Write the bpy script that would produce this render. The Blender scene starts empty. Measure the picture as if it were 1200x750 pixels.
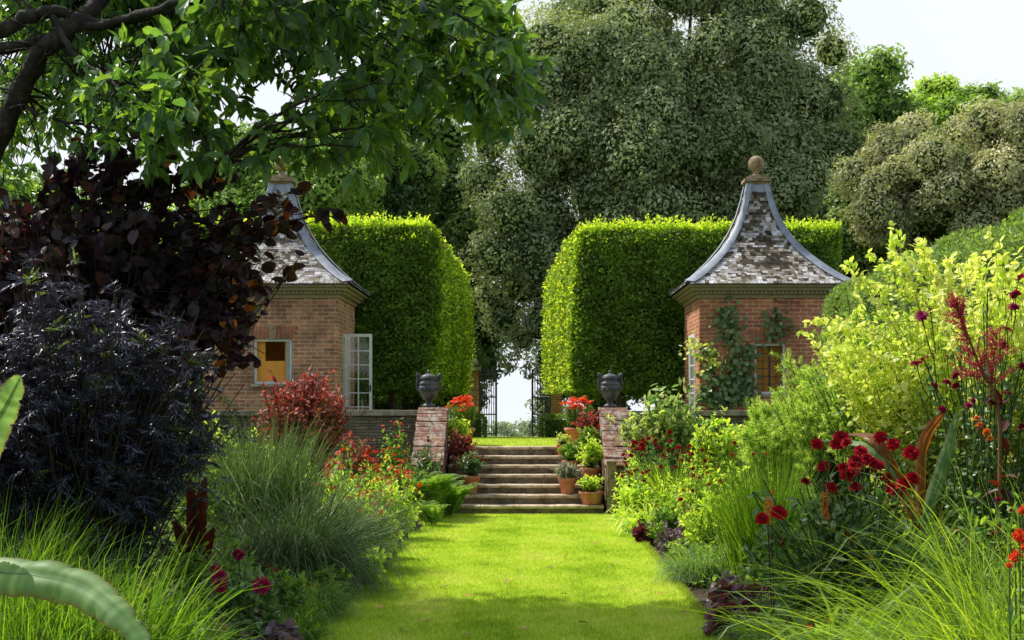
import bpy, math
import numpy as np
from mathutils import Vector
rng = np.random.default_rng(11)
F, CX, CY, H = 1667.0, 619.0, 473.0, 1.7      # focal length in photo pixels, vanishing point, eye height


def X(px, Y): return (px - CX) * Y / F
def Z(py, Y): return H - (py - CY) * Y / F
def U(a, b, n=None): return rng.uniform(a, b, n)
def nrm(a):
    a = np.asarray(a, float)
    return a / np.maximum(np.linalg.norm(a, axis=-1, keepdims=True), 1e-9)
def rdir(n): return nrm(rng.normal(size=(n, 3)))


col = bpy.context.scene.collection

# ------------------------------------------------------------------ materials
MATS = {}


def newmat(name):
    m = bpy.data.materials.new(name)
    m.use_nodes = True
    nt = m.node_tree
    nt.nodes.clear()
    out = nt.nodes.new('ShaderNodeOutputMaterial')
    return m, nt, out


def node(nt, t, **kw):
    n = nt.nodes.new(t)
    for k, v in kw.items():
        if k.startswith('i_'):
            n.inputs[k[2:].replace('_', ' ')].default_value = v
        else:
            setattr(n, k, v)
    return n


def ramp(nt, cols, pos=None, interp='LINEAR'):
    r = nt.nodes.new('ShaderNodeValToRGB')
    r.color_ramp.interpolation = interp
    n = len(cols)
    pos = pos or [i / max(1, n - 1) for i in range(n)]
    while len(r.color_ramp.elements) < n:
        r.color_ramp.elements.new(0.5)
    for e, p, c in zip(r.color_ramp.elements, pos, cols):
        e.position = p
        e.color = (*c, 1)
    return r


def vmath(nt, op, a, b=None, scale=None):
    n = nt.nodes.new('ShaderNodeVectorMath')
    n.operation = op
    for i, v in enumerate((a, b)):
        if v is None: continue
        if hasattr(v, 'links'): nt.links.new(v, n.inputs[i])
        else: n.inputs[i].default_value = v
    if scale is not None:
        if hasattr(scale, 'links'): nt.links.new(scale, n.inputs['Scale'])
        else: n.inputs['Scale'].default_value = scale
    return n.outputs[0]


def fmath(nt, op, a, b=None, clamp=False):
    n = nt.nodes.new('ShaderNodeMath')
    n.operation = op
    n.use_clamp = clamp
    for i, v in enumerate((a, b)):
        if v is None: continue
        if hasattr(v, 'links'): nt.links.new(v, n.inputs[i])
        else: n.inputs[i].default_value = v
    return n.outputs[0]


def mixc(nt, fac, a, b, mode='MIX'):
    n = nt.nodes.new('ShaderNodeMix')
    n.data_type = 'RGBA'
    n.blend_type = mode
    ins = [n.inputs[0], n.inputs[6], n.inputs[7]]
    for s, v in zip(ins, (fac, a, b)):
        if hasattr(v, 'links'): nt.links.new(v, s)
        elif isinstance(v, (int, float)): s.default_value = v
        else: s.default_value = (*v, 1) if len(v) == 3 else v
    return n.outputs[2]


def leafmat(name, cols, tr=.45, tint=(1.5, 1.7, .6), rough=.45, spec=.35, gain=1.5, hue=1.2, tipc=None):
    """foliage: colour by leaf, darker or lighter by clump, light passes through"""
    if name in MATS: return MATS[name]
    m, nt, out = newmat(name)
    a = node(nt, 'ShaderNodeAttribute', attribute_name='lf')
    sep = node(nt, 'ShaderNodeSeparateColor')
    nt.links.new(a.outputs['Color'], sep.inputs[0])
    cols = [(min(.8, c_[0] * gain * hue), min(.8, c_[1] * gain), min(.8, c_[2] * gain * 1.15)) for c_ in cols]
    r = ramp(nt, cols)
    nt.links.new(sep.outputs[0], r.inputs[0])
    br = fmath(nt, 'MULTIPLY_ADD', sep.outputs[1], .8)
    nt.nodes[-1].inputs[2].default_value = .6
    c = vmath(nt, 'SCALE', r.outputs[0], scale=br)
    if tipc:
        f = fmath(nt, 'POWER', sep.outputs[2], 9.0)
        c = mixc(nt, f, c, tipc)
    # veins / mottling
    tc = node(nt, 'ShaderNodeTexCoord')
    nz = node(nt, 'ShaderNodeTexNoise', i_Scale=22.0, i_Detail=2.0)
    nt.links.new(tc.outputs['Object'], nz.inputs['Vector'])
    k = fmath(nt, 'MULTIPLY_ADD', nz.outputs[0], .7)
    nt.nodes[-1].inputs[2].default_value = .65
    c = vmath(nt, 'SCALE', c, scale=k)
    p = node(nt, 'ShaderNodeBsdfPrincipled', i_Roughness=rough)
    p.inputs['Specular IOR Level'].default_value = spec
    nt.links.new(c, p.inputs['Base Color'])
    t = node(nt, 'ShaderNodeBsdfTranslucent')
    nt.links.new(vmath(nt, 'MULTIPLY', c, tint), t.inputs[0])
    mx = node(nt, 'ShaderNodeMixShader', i_Fac=tr)
    nt.links.new(p.outputs[0], mx.inputs[1])
    nt.links.new(t.outputs[0], mx.inputs[2])
    nt.links.new(mx.outputs[0], out.inputs[0])
    MATS[name] = m
    return m


def surfmat(name, cols, scale=3.0, rough=.85, bump=.3, bscale=30.0, pos=None, metal=0.0, spec=.3, detail=8.0):
    if name in MATS: return MATS[name]
    m, nt, out = newmat(name)
    tc = node(nt, 'ShaderNodeTexCoord')
    nz = node(nt, 'ShaderNodeTexNoise', i_Scale=scale, i_Detail=detail, i_Roughness=.65)
    nt.links.new(tc.outputs['Object'], nz.inputs['Vector'])
    r = ramp(nt, cols, pos or list(np.linspace(.3, .7, len(cols))))
    nt.links.new(nz.outputs[0], r.inputs[0])
    p = node(nt, 'ShaderNodeBsdfPrincipled', i_Roughness=rough, i_Metallic=metal)
    p.inputs['Specular IOR Level'].default_value = spec
    nt.links.new(r.outputs[0], p.inputs['Base Color'])
    n2 = node(nt, 'ShaderNodeTexNoise', i_Scale=bscale, i_Detail=6.0)
    nt.links.new(tc.outputs['Object'], n2.inputs['Vector'])
    b = node(nt, 'ShaderNodeBump', i_Strength=bump, i_Distance=.02)
    nt.links.new(n2.outputs[0], b.inputs['Height'])
    nt.links.new(b.outputs[0], p.inputs['Normal'])
    nt.links.new(p.outputs[0], out.inputs[0])
    MATS[name] = m
    return m


def brickmat(name, c1, c2, mortar, bw=.235, bh=.078, ms=.006, rot=False, stain=(.12, .11, .08), lichen=None, stain_lo=.54, nscale=4.5, wobs=.014):
    m, nt, out = newmat(name)
    g = node(nt, 'ShaderNodeNewGeometry')
    s = node(nt, 'ShaderNodeSeparateXYZ')
    nt.links.new(g.outputs['Position'], s.inputs[0])
    u = fmath(nt, 'ADD', s.outputs[0], s.outputs[1])
    cb = node(nt, 'ShaderNodeCombineXYZ')
    if rot:
        nt.links.new(s.outputs[2], cb.inputs[0]); nt.links.new(u, cb.inputs[1])
    else:
        nt.links.new(u, cb.inputs[0]); nt.links.new(s.outputs[2], cb.inputs[1])
    bt = node(nt, 'ShaderNodeTexBrick', i_Scale=1.0, i_Mortar_Size=ms, i_Mortar_Smooth=.3, i_Bias=-.1)
    bt.inputs['Brick Width'].default_value = bw
    bt.inputs['Row Height'].default_value = bh
    bt.inputs['Color1'].default_value = (*c1, 1)
    bt.inputs['Color2'].default_value = (*c2, 1)
    bt.inputs['Mortar'].default_value = (*mortar, 1)
    nw = node(nt, 'ShaderNodeTexNoise', i_Scale=9.0, i_Detail=2.0)
    nt.links.new(g.outputs['Position'], nw.inputs['Vector'])
    wob = vmath(nt, 'SCALE', nw.outputs[1], scale=wobs)
    nt.links.new(vmath(nt, 'ADD', cb.outputs[0], wob), bt.inputs['Vector'])
    nz = node(nt, 'ShaderNodeTexNoise', i_Scale=1.6, i_Detail=8.0, i_Roughness=.7)
    nt.links.new(g.outputs['Position'], nz.inputs['Vector'])
    rr = ramp(nt, [(.42, .38, .34), (1.4, 1.33, 1.2)], [.3, .7])
    nt.links.new(nz.outputs[0], rr.inputs[0])
    c = mixc(nt, 1.0, bt.outputs[0], rr.outputs[0], 'MULTIPLY')
    n3 = node(nt, 'ShaderNodeTexNoise', i_Scale=nscale, i_Detail=9.0, i_Roughness=.75)
    nt.links.new(g.outputs['Position'], n3.inputs['Vector'])
    r3 = ramp(nt, [(0, 0, 0), (1, 1, 1)], [stain_lo, stain_lo + .1])
    nt.links.new(n3.outputs[0], r3.inputs[0])
    c = mixc(nt, fmath(nt, 'MULTIPLY', r3.outputs[0], .65), c, lichen or stain)
    p = node(nt, 'ShaderNodeBsdfPrincipled', i_Roughness=.9)
    nt.links.new(c, p.inputs['Base Color'])
    b = node(nt, 'ShaderNodeBump', i_Strength=.6, i_Distance=.012, invert=True)
    nt.links.new(fmath(nt, 'ADD', bt.outputs['Fac'], fmath(nt, 'MULTIPLY', n3.outputs[0], .8)), b.inputs['Height'])
    nt.links.new(b.outputs[0], p.inputs['Normal'])
    nt.links.new(p.outputs[0], out.inputs[0])
    return m


# ------------------------------------------------------------------ mesh building
def origin(o):
    v = Vector((0, 0, 0))
    while o is not None:
        v = v + o.location
        o = o.parent
    return v


class MB:
    def __init__(s):
        s.V, s.A, s.Fc, s.n = [], [], [], 0

    def add(s, V, faces, A=None, mat=0, smooth=False):
        V = np.asarray(V, float).reshape(-1, 3)
        if A is None: A = np.tile([.5, .5, 0, 0], (len(V), 1))
        s.V.append(V); s.A.append(np.asarray(A, float).reshape(-1, 4))
        if isinstance(faces, np.ndarray): faces = [faces]
        elif isinstance(faces[0], (list, tuple)) and isinstance(faces[0][0], (int, np.integer)):
            d = {}
            for f in faces: d.setdefault(len(f), []).append(f)
            faces = [np.array(v) for v in d.values()]
        for f in faces:
            s.Fc.append((f + s.n, mat, smooth))
        s.n += len(V)

    def box(s, x0, x1, y0, y1, z0, z1, mat=0, A=None):
        V = [(x, y, z) for z in (z0, z1) for y in (y0, y1) for x in (x0, x1)]
        s.add(V, [[0, 2, 3, 1], [4, 5, 7, 6], [0, 1, 5, 4], [2, 6, 7, 3], [0, 4, 6, 2], [1, 3, 7, 5]],
              None if A is None else np.tile(A, (8, 1)), mat)

    def build(s, name, mats, parent=None, loc=None):
        me = bpy.data.meshes.new(name)
        V = np.concatenate(s.V)
        o = bpy.data.objects.new(name, me)
        if parent is not None:
            V = V - np.array(origin(parent)); o.parent = parent
        elif loc is not None:
            o.location = loc; V = V - np.array(loc)
        me.vertices.add(len(V))
        me.vertices.foreach_set('co', V.astype(np.float32).ravel())
        lv = np.concatenate([f.ravel() for f, _, _ in s.Fc])
        sz = np.concatenate([np.full(len(f), f.shape[1]) for f, _, _ in s.Fc])
        mi = np.concatenate([np.full(len(f), m) for f, m, _ in s.Fc])
        sm = np.concatenate([np.full(len(f), q) for f, _, q in s.Fc])
        me.loops.add(len(lv)); me.polygons.add(len(sz))
        me.loops.foreach_set('vertex_index', lv.astype(np.int32))
        st = np.concatenate([[0], np.cumsum(sz)[:-1]])
        me.polygons.foreach_set('loop_start', st.astype(np.int32))
        me.polygons.foreach_set('material_index', mi.astype(np.int32))
        me.polygons.foreach_set('use_smooth', sm.astype(bool))
        if not isinstance(mats, (list, tuple)): mats = [mats]
        for m in mats: me.materials.append(m)
        at = me.attributes.new('lf', 'FLOAT_COLOR', 'POINT')
        at.data.foreach_set('color', np.concatenate(s.A).astype(np.float32).ravel())
        me.update(calc_edges=True)
        me.validate()
        col.objects.link(o)
        return o


def tag(o, label, cat, group=None, kind=None):
    if label: o['label'] = label
    if cat: o['category'] = cat
    if group: o['group'] = group
    if kind: o['kind'] = kind
    return o


def thing(name, label, cat, loc, group=None):
    o = bpy.data.objects.new(name, None)
    o.empty_display_size = .2
    col.objects.link(o)
    o.location = loc
    return tag(o, label, cat, group)


# leaf templates: (along, across, lift) and faces
def T(v, f):
    d = {}
    for q in f: d.setdefault(len(q), []).append(q)
    return np.array(v, float), [np.array(x) for x in d.values()]


T_DIA = T([(0, 0, 0), (.45, .5, .06), (1, 0, -.08), (.45, -.5, .06)], [[0, 3, 2, 1]])
T_OVAL = T([(0, 0, 0), (.5, 0, -.03), (1, 0, -.16), (.22, .36, .05), (.62, .44, .0), (.22, -.36, .05), (.62, -.44, .0)],
           [[0, 1, 4, 3], [1, 2, 4], [0, 5, 6, 1], [1, 6, 2]])
T_ROUND = T([(0, 0, 0), (.5, 0, -.05), (1, 0, -.2), (.0, .3, .04), (.4, .55, .02), (.8, .34, -.1), (.0, -.3, .04), (.4, -.55, .02), (.8, -.34, -.1)],
            [[0, 1, 4, 3], [1, 2, 5, 4], [0, 6, 7, 1], [1, 7, 8, 2]])


def leaves(mb, P, D, N, L, W, tpl, r1=None, r2=None, mat=0):
    P = np.asarray(P, float); n = len(P)
    D = nrm(D)
    S = np.cross(D, N); S = nrm(S + 1e-6)
    N2 = np.cross(S, D)
    L = np.broadcast_to(L, n).astype(float); W = np.broadcast_to(W, n).astype(float)
    tv, tf = tpl
    k = len(tv)
    V = (P[:, None] + tv[None, :, 0:1] * (L[:, None, None] * D[:, None]) + tv[None, :, 1:2] * (W[:, None, None] * S[:, None])
         + tv[None, :, 2:3] * (L[:, None, None] * N2[:, None]))
    A = np.zeros((n, k, 4))
    A[:, :, 0] = (U(0, 1, n) if r1 is None else r1)[:, None]
    A[:, :, 1] = (U(0, 1, n) if r2 is None else r2)[:, None]
    A[:, :, 2] = tv[None, :, 0]
    off = (np.arange(n) * k)[:, None, None]
    mb.add(V.reshape(-1, 3), [(f[None] + off).reshape(-1, f.shape[1]) for f in tf], A.reshape(-1, 4), mat)


def blades(mb, P, D, L, W, grav=.8, seg=6, mat=0, r1=None, r2=None, p=1.3, fold=0.0):
    """arching strap leaves"""
    P = np.asarray(P, float); n = len(P); D = nrm(D)
    L = np.broadcast_to(L, n).astype(float); W = np.broadcast_to(W, n).astype(float)
    grav = np.broadcast_to(grav, n).astype(float)
    side = np.cross(D, [0, 0, 1.0]) + rng.normal(size=(n, 3)) * .35
    side = nrm(side - (side * D).sum(1, keepdims=True) * D)
    pts = np.zeros((n, seg + 1, 2, 3)); c = P.copy()
    for i in range(seg + 1):
        t = i / seg
        w = W * (min(1, .45 + t * 2.2)) * (1 - t ** 2.2) + W * .04
        pts[:, i, 0] = c - side * w[:, None] * .5
        pts[:, i, 1] = c + side * w[:, None] * .5
        g = np.zeros((n, 3)); g[:, 2] = -grav * (t + .5 / seg) ** p * 1.6
        c = c + nrm(D + g) * (L / seg)[:, None]
    pts[:, :, :, 2] = np.maximum(pts[:, :, :, 2], .02)
    k = (seg + 1) * 2
    A = np.zeros((n, seg + 1, 2, 4))
    A[..., 0] = (U(0, 1, n) if r1 is None else r1)[:, None, None]
    A[..., 1] = (U(0, 1, n) if r2 is None else r2)[:, None, None]
    A[..., 2] = (np.arange(seg + 1) / seg)[None, :, None]
    f = np.array([[2 * i, 2 * i + 1, 2 * i + 3, 2 * i + 2] for i in range(seg)])
    off = (np.arange(n) * k)[:, None, None]
    mb.add(pts.reshape(-1, 3), (f[None] + off).reshape(-1, 4), A.reshape(-1, 4), mat, True)


def tubes(mb, PTS, R, ns=4, mat=0):
    """many tapered stems at once: PTS (n,k,3), R (n,k)"""
    PTS = np.asarray(PTS, float)
    if PTS.ndim == 2: PTS = PTS[None]
    n, k, _ = PTS.shape
    R = np.broadcast_to(R, (n, k)).astype(float)
    tan = nrm(np.gradient(PTS, axis=1))
    ref = np.where(np.abs(tan[:, :, 2:3]) > .9, np.array([1.0, 0, 0]), np.array([0, 0, 1.0]))
    ref = np.where(np.abs(nrm(PTS[:, -1] - PTS[:, 0])[:, None, 2:3]) > .75, np.array([1.0, .13, 0]), np.array([0, .1, 1.0])) + 0 * ref
    a = nrm(np.cross(tan, ref)); b = np.cross(tan, a)
    th = np.arange(ns) / ns * 2 * np.pi
    V = PTS[:, :, None] + R[:, :, None, None] * (np.cos(th)[None, None, :, None] * a[:, :, None] + np.sin(th)[None, None, :, None] * b[:, :, None])
    f = []
    for i in range(k - 1):
        for j in range(ns):
            j2 = (j + 1) % ns
            f.append([i * ns + j, i * ns + j2, (i + 1) * ns + j2, (i + 1) * ns + j])
    off = (np.arange(n) * k * ns)[:, None, None]
    mb.add(V.reshape(-1, 3), (np.array(f)[None] + off).reshape(-1, 4), None, mat, True)


def bez(A, B, C, k=7):
    t = np.linspace(0, 1, k)[None, :, None]
    return (1 - t) ** 2 * A[:, None] + 2 * t * (1 - t) * B[:, None] + t * t * C[:, None]


def lathe(mb, prof, c, n=24, mat=0, smooth=True, sx=1.0):
    th = np.arange(n) / n * 2 * np.pi
    V = [(c[0] + r * math.cos(a) * sx, c[1] + r * math.sin(a), c[2] + z) for r, z in prof for a in th]
    f = []
    for i in range(len(prof) - 1):
        for j in range(n):
            j2 = (j + 1) % n
            f.append([i * n + j, i * n + j2, (i + 1) * n + j2, (i + 1) * n + j])
    mb.add(V, f, None, mat, smooth)


def ico(c, r, sub=2):
    import bmesh
    bm = bmesh.new()
    bmesh.ops.create_icosphere(bm, subdivisions=sub, radius=1)
    V = np.array([v.co[:] for v in bm.verts]); Fc = np.array([[v.index for v in f.verts] for f in bm.faces])
    bm.free()
    return V * np.array(r) + np.array(c), Fc


ICO1 = ico((0, 0, 0), 1, 2)


# ------------------------------------------------------------------ palette
G = leafmat
M_LAWN = leafmat('lawn grass', hue=1.0, gain=1.0, cols=[(.27, .44, .03), (.53, .70, .055), (.67, .78, .12), (.74, .74, .24)], tr=.4, tint=(1.2, 1.2, .7), rough=.6, spec=.15)
M_MAG = leafmat('magnolia leaf', hue=1.3, gain=2.1, cols=[(.018, .055, .022), (.03, .085, .025), (.05, .11, .02)], tr=.42, tint=(2.6, 2.4, .6), rough=.35, spec=.5)
M_PURP = leafmat('purple leaf', hue=0.9, gain=1.9, cols=[(.010, .005, .009), (.022, .008, .013), (.02, .018, .014), (.05, .014, .01)], tr=.22, tint=(2.2, 1.2, .8), rough=.45, spec=.35)
M_AMBER = leafmat('amber leaf', gain=1.4, cols=[(.3, .10, .02), (.35, .16, .03)], tr=.5, tint=(1.6, 1.2, .5))
M_ELDER = leafmat('black elder leaf', hue=1.0, gain=2.5, cols=[(.010, .011, .016), (.018, .019, .027), (.034, .036, .048)], tr=.12, tint=(1.5, 1.2, 1.2), rough=.4, spec=.5)
M_ELDG = leafmat('young elder leaf', gain=1.8, cols=[(.06, .10, .03), (.10, .15, .05)], tr=.4)
M_HORN = leafmat('hornbeam leaf', hue=1.3, gain=2.0, cols=[(.030, .085, .010), (.05, .12, .014), (.08, .16, .018)], tr=.5, tint=(2.3, 2.1, .5), rough=.5)
M_HORND = leafmat('shaded hornbeam leaf', hue=1.4, gain=1.9, cols=[(.030, .085, .010), (.05, .12, .014), (.08, .16, .018)], tr=.4, tint=(2.0, 1.9, .5), rough=.5)  # darker copy for hedge fronts, their shade put into the leaf colour
M_HORNY = leafmat('young and sunlit hornbeam leaf', hue=1.05, gain=2.3, cols=[(.12, .20, .02), (.2, .28, .03), (.26, .3, .04)], tr=.55, tint=(1.7, 1.6, .5))  # young shoots, also painted sunlight on the hedge's inner face
M_OAK = leafmat('evergreen oak leaf', hue=1.08, gain=4.5, cols=[(.050, .066, .028), (.065, .082, .036), (.095, .11, .055)], tr=.25, tint=(1.4, 1.5, .6), rough=.55, spec=.2)
M_DARK = leafmat('dark tree leaf', hue=1.3, gain=3.6, cols=[(.015, .035, .010), (.03, .06, .014), (.05, .085, .02)], tr=.3)
M_MID = leafmat('mid green tree leaf', hue=1.25, gain=2.6, cols=[(.05, .10, .02), (.08, .15, .03), (.13, .20, .05)], tr=.4)
M_LIGHT = leafmat('light green tree leaf', hue=1.15, gain=2.2, cols=[(.09, .16, .025), (.14, .22, .04), (.2, .27, .06)], tr=.45)
M_OLIVE = leafmat('olive bush leaf', hue=1.12, gain=4.2, cols=[(.065, .075, .035), (.09, .10, .05), (.13, .135, .08)], tr=.25, spec=.15)
M_HAZE = leafmat('distant leaf', gain=1.3, cols=[(.20, .28, .18), (.28, .36, .22)], tr=.3)  # paled leaf colour, distance haze painted in
M_YEW = leafmat('yew needle', hue=1.45, gain=2.5, cols=[(.035, .09, .022), (.06, .13, .032), (.1, .18, .05)], tr=.35, tint=(1.6, 1.7, .5))
M_YELL = leafmat('golden leaf', hue=1.14, gain=2.15, cols=[(.13, .22, .03), (.26, .34, .05), (.38, .42, .10), (.46, .46, .22)], tr=.45, tint=(1.2, 1.25, .7))
M_PINE = leafmat('pine needle', hue=1.15, gain=2.8, cols=[(.10, .19, .03), (.17, .27, .05), (.27, .36, .09)], tr=.4, tint=(1.3, 1.4, .5))
M_GRN = leafmat('border leaf', hue=1.3, gain=2.4, cols=[(.03, .08, .02), (.055, .12, .025), (.09, .17, .035)], tr=.42, tint=(2.0, 2.0, .5))
M_GRNL = leafmat('light border leaf', hue=1.2, gain=2.7, cols=[(.09, .17, .03), (.15, .24, .04), (.24, .31, .06)], tr=.5, tint=(1.6, 1.6, .5))
M_ROSE = leafmat('rose leaf', hue=1.35, gain=2.5, cols=[(.02, .06, .018), (.04, .09, .03), (.07, .13, .05)], tr=.3, rough=.35, spec=.5)
M_BLUEG = leafmat('blue green grass', hue=1.15, gain=1.25, cols=[(.05, .10, .035), (.085, .145, .05), (.15, .21, .085)], tr=.35, tint=(1.3, 1.6, .7), spec=.4)
M_GRASS = leafmat('green grass', hue=1.12, gain=1.45, cols=[(.03, .09, .015), (.07, .16, .02), (.15, .26, .03)], tr=.5, tint=(1.8, 1.8, .4))
M_GRASSY = leafmat('yellow green grass', hue=1.0, gain=1.45, cols=[(.05, .11, .02), (.13, .23, .02), (.25, .36, .03), (.36, .44, .05)], tr=.5, tint=(1.5, 1.5, .4))
M_STRAW = leafmat('straw', gain=1.0, cols=[(.35, .24, .08), (.5, .36, .13)], tr=.3, tint=(1.1, 1, .7))
M_HEU = leafmat('heuchera leaf', gain=1.7, cols=[(.03, .012, .02), (.07, .02, .025), (.11, .07, .09)], tr=.2, tint=(2.5, .8, .6), rough=.35, spec=.5)
M_SILV = leafmat('silvery purple leaf', gain=1.3, cols=[(.08, .05, .06), (.15, .12, .13), (.22, .2, .2)], tr=.2, tint=(1.2, 1, 1))
M_REDL = leafmat('copper leaf', gain=1.6, cols=[(.08, .018, .02), (.15, .035, .03), (.26, .10, .07), (.10, .09, .03)], tr=.3, tint=(1.5, 1.0, .6))
M_CANNA = leafmat('canna leaf', hue=1.0, gain=0.8, cols=[(.07, .02, .012), (.11, .035, .015)], tr=.35, tint=(2.5, 1.0, .5), rough=.4, spec=.4)
M_RED = leafmat('red petal', hue=1, gain=0.95, cols=[(.24, .002, .010), (.36, .004, .014), (.50, .01, .02)], tr=.3, tint=(1.2, .6, .6), rough=.7, spec=.1)
M_ORNG = leafmat('orange red petal', gain=1.0, cols=[(.6, .04, .012), (.75, .09, .015), (.8, .15, .02)], tr=.3, tint=(1.2, 1, .8), rough=.6)
M_MAGE = leafmat('magenta petal', hue=1, gain=1.0, cols=[(.22, .002, .04), (.35, .006, .07), (.45, .02, .12)], tr=.3, tint=(1.3, .8, 1), rough=.6)
M_PLUM = leafmat('crimson plume', gain=1.1, cols=[(.28, .02, .04), (.4, .04, .06), (.45, .09, .1)], tr=.3, tint=(1.2, .9, .9))
M_POKER = leafmat('poker floret', gain=0.9, cols=[(.65, .16, .02), (.8, .3, .05)], tr=.3, tint=(1.1, 1, .7))
M_STEM = surfmat('green stem', [(.03, .06, .012), (.07, .11, .025)], 20)
M_TWIG = surfmat('brown twig', [(.025, .018, .012), (.05, .035, .02)], 30)
M_BARK = surfmat('magnolia bark', [(.015, .012, .009), (.03, .025, .018), (.09, .085, .06)], 9, bump=.9, bscale=25, pos=[.35, .55, .75])
M_BARK2 = surfmat('tree bark', [(.05, .04, .03), (.12, .10, .07)], 5, bump=.8, bscale=12)
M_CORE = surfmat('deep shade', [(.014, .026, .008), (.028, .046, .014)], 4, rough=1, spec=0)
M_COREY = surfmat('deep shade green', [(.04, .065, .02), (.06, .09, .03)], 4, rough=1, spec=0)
M_BRICK = brickmat('red brick', (.56, .20, .10), (.30, .085, .05), (.55, .46, .34), ms=.009)
M_BRICKL = brickmat('brown brick', (.52, .25, .14), (.28, .12, .075), (.54, .46, .35), ms=.009)
M_ARCH = brickmat('soldier brick', (.40, .15, .085), (.30, .10, .06), (.36, .3, .22), rot=True, bw=.3)
M_FLANK = brickmat('lichen brick', (.24, .095, .06), (.13, .055, .04), (.30, .26, .20), lichen=(.50, .45, .38), stain_lo=.48, nscale=7)
M_RUB = brickmat('rubble stone', (.26, .23, .17), (.15, .135, .10), (.05, .045, .035), bw=.24, bh=.05, ms=.007, wobs=.05, lichen=(.2, .2, .14))
M_LEAD = surfmat('lead', [(.17, .19, .23), (.27, .30, .35), (.36, .39, .44)], 5, rough=.55, bump=.15, metal=.2, spec=.5)
M_STONE = surfmat('step stone', [(.16, .12, .08), (.52, .41, .28), (.75, .63, .48)], 5, bump=.6, bscale=30)
M_RISER = surfmat('riser stone', [(.06, .045, .03), (.20, .15, .10), (.34, .27, .18)], 6, bump=.8, bscale=22)
M_COPE = surfmat('coping stone', [(.13, .12, .08), (.34, .30, .21), (.5, .46, .36)], 6, bump=.6)
M_FIN = surfmat('finial stone', [(.14, .09, .045), (.33, .24, .14), (.42, .36, .27)], 9, bump=.5)
M_CORN = surfmat('cornice paint', [(.22, .18, .10), (.33, .28, .17)], 8, bump=.1)
M_WHITE = surfmat('white paint', [(.62, .64, .64), (.78, .79, .78)], 10, rough=.5, bump=.05)
M_OCHRE = surfmat('ochre plaster', [(.80, .33, .05), (.90, .42, .08)], 3, bump=.05)
M_BLACK = surfmat('dark panel', [(.02, .015, .012), (.04, .03, .02)], 6)
M_TERRA = surfmat('terracotta', [(.36, .12, .06), (.50, .19, .10), (.56, .33, .23)], 7, bump=.25, bscale=50)
M_URN = surfmat('lead urn', [(.035, .038, .045), (.075, .08, .09), (.14, .15, .16)], 9, rough=.5, bump=.5, bscale=24, metal=.2, spec=.5)
M_IRON = surfmat('black iron', [(.015, .015, .018), (.04, .04, .045)], 12, rough=.5, spec=.5)
M_SOIL = surfmat('soil', [(.03, .02, .013), (.07, .05, .033), (.12, .09, .06)], 8, bump=1.0, bscale=60, rough=1)
M_SLATE = leafmat('stone slate', hue=0.98, gain=1.0, cols=[(.045, .036, .022), (.11, .09, .055), (.30, .25, .17), (.44, .41, .35), (.60, .57, .52)], tr=0.0, rough=.9, spec=.2)

# glass
gm, nt, out = newmat('window glass')
gl = node(nt, 'ShaderNodeBsdfGlossy', i_Roughness=.03); tp = node(nt, 'ShaderNodeBsdfTransparent')
mx = node(nt, 'ShaderNodeMixShader', i_Fac=.07)
nt.links.new(tp.outputs[0], mx.inputs[1]); nt.links.new(gl.outputs[0], mx.inputs[2]); nt.links.new(mx.outputs[0], out.inputs[0])
M_GLASS = gm

# ------------------------------------------------------------------ ground
gmm, nt, out = newmat('countryside')
g = node(nt, 'ShaderNodeNewGeometry'); s = node(nt, 'ShaderNodeSeparateXYZ')
nt.links.new(g.outputs['Position'], s.inputs[0])
nz = node(nt, 'ShaderNodeTexNoise', i_Scale=.8, i_Detail=10.0); nt.links.new(g.outputs['Position'], nz.inputs['Vector'])
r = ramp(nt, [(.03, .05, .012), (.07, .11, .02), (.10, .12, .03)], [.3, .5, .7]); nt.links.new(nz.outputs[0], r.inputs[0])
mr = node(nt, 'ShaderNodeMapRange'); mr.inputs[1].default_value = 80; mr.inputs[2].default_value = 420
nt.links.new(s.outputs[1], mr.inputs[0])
c = mixc(nt, mr.outputs[0], r.outputs[0], (.74, .78, .80))  # ground colour fades to painted haze with distance
p = node(nt, 'ShaderNodeBsdfPrincipled', i_Roughness=1.0); nt.links.new(c, p.inputs['Base Color']); nt.links.new(p.outputs[0], out.inputs[0])
ys = [-60, -8, 0, 10, 20, 23.98, 24.0, 28.6, 36, 45, 60, 90, 160, 350, 900, 4000]
zs = [-.06, -.06, -.06, -.06, -.06, -.06, .975, .975, .83, .65, .1, -2.2, -8, -22, -45, -70]
xs = [-2500, -400, -60, -12, -6, 6, 12, 60, 400, 2500]
mb = MB()
V = [(x, y, z) for y, z in zip(ys, zs) for x in xs]
nx = len(xs)
mb.add(V, [[j * nx + i, j * nx + i + 1, (j + 1) * nx + i + 1, (j + 1) * nx + i] for j in range(len(ys) - 1) for i in range(nx - 1)])
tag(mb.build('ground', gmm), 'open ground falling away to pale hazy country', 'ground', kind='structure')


def terr(y): return float(np.interp(y, ys, zs))


LX0, LX1 = -1.56, 1.39
# lawn base with a gently waved edge
mb = MB()
yy = np.linspace(-2, 21.82, 120)
eL = LX0 + .025 * np.sin(yy * 1.7) + .015 * np.sin(yy * 4.1); eR = LX1 + .025 * np.sin(yy * 1.3 + 1) + .015 * np.sin(yy * 5.2)
V = [];
for y, a, b in zip(yy, eL, eR): V += [(a, y, -.055), (a, y, 0), (b, y, 0), (b, y, -.055)]
mb.add(V, [[i * 4 + k, i * 4 + k + 1, i * 4 + k + 5, i * 4 + k + 4] for i in range(len(yy) - 1) for k in range(3)])
lm = surfmat('lawn turf', [(.26, .40, .025), (.48, .61, .045), (.60, .70, .09)], 3.5, bump=.8, bscale=160)
tag(mb.build('lawn', lm), 'mown green lawn strip running to the stone steps', 'lawn', kind='structure')


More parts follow.
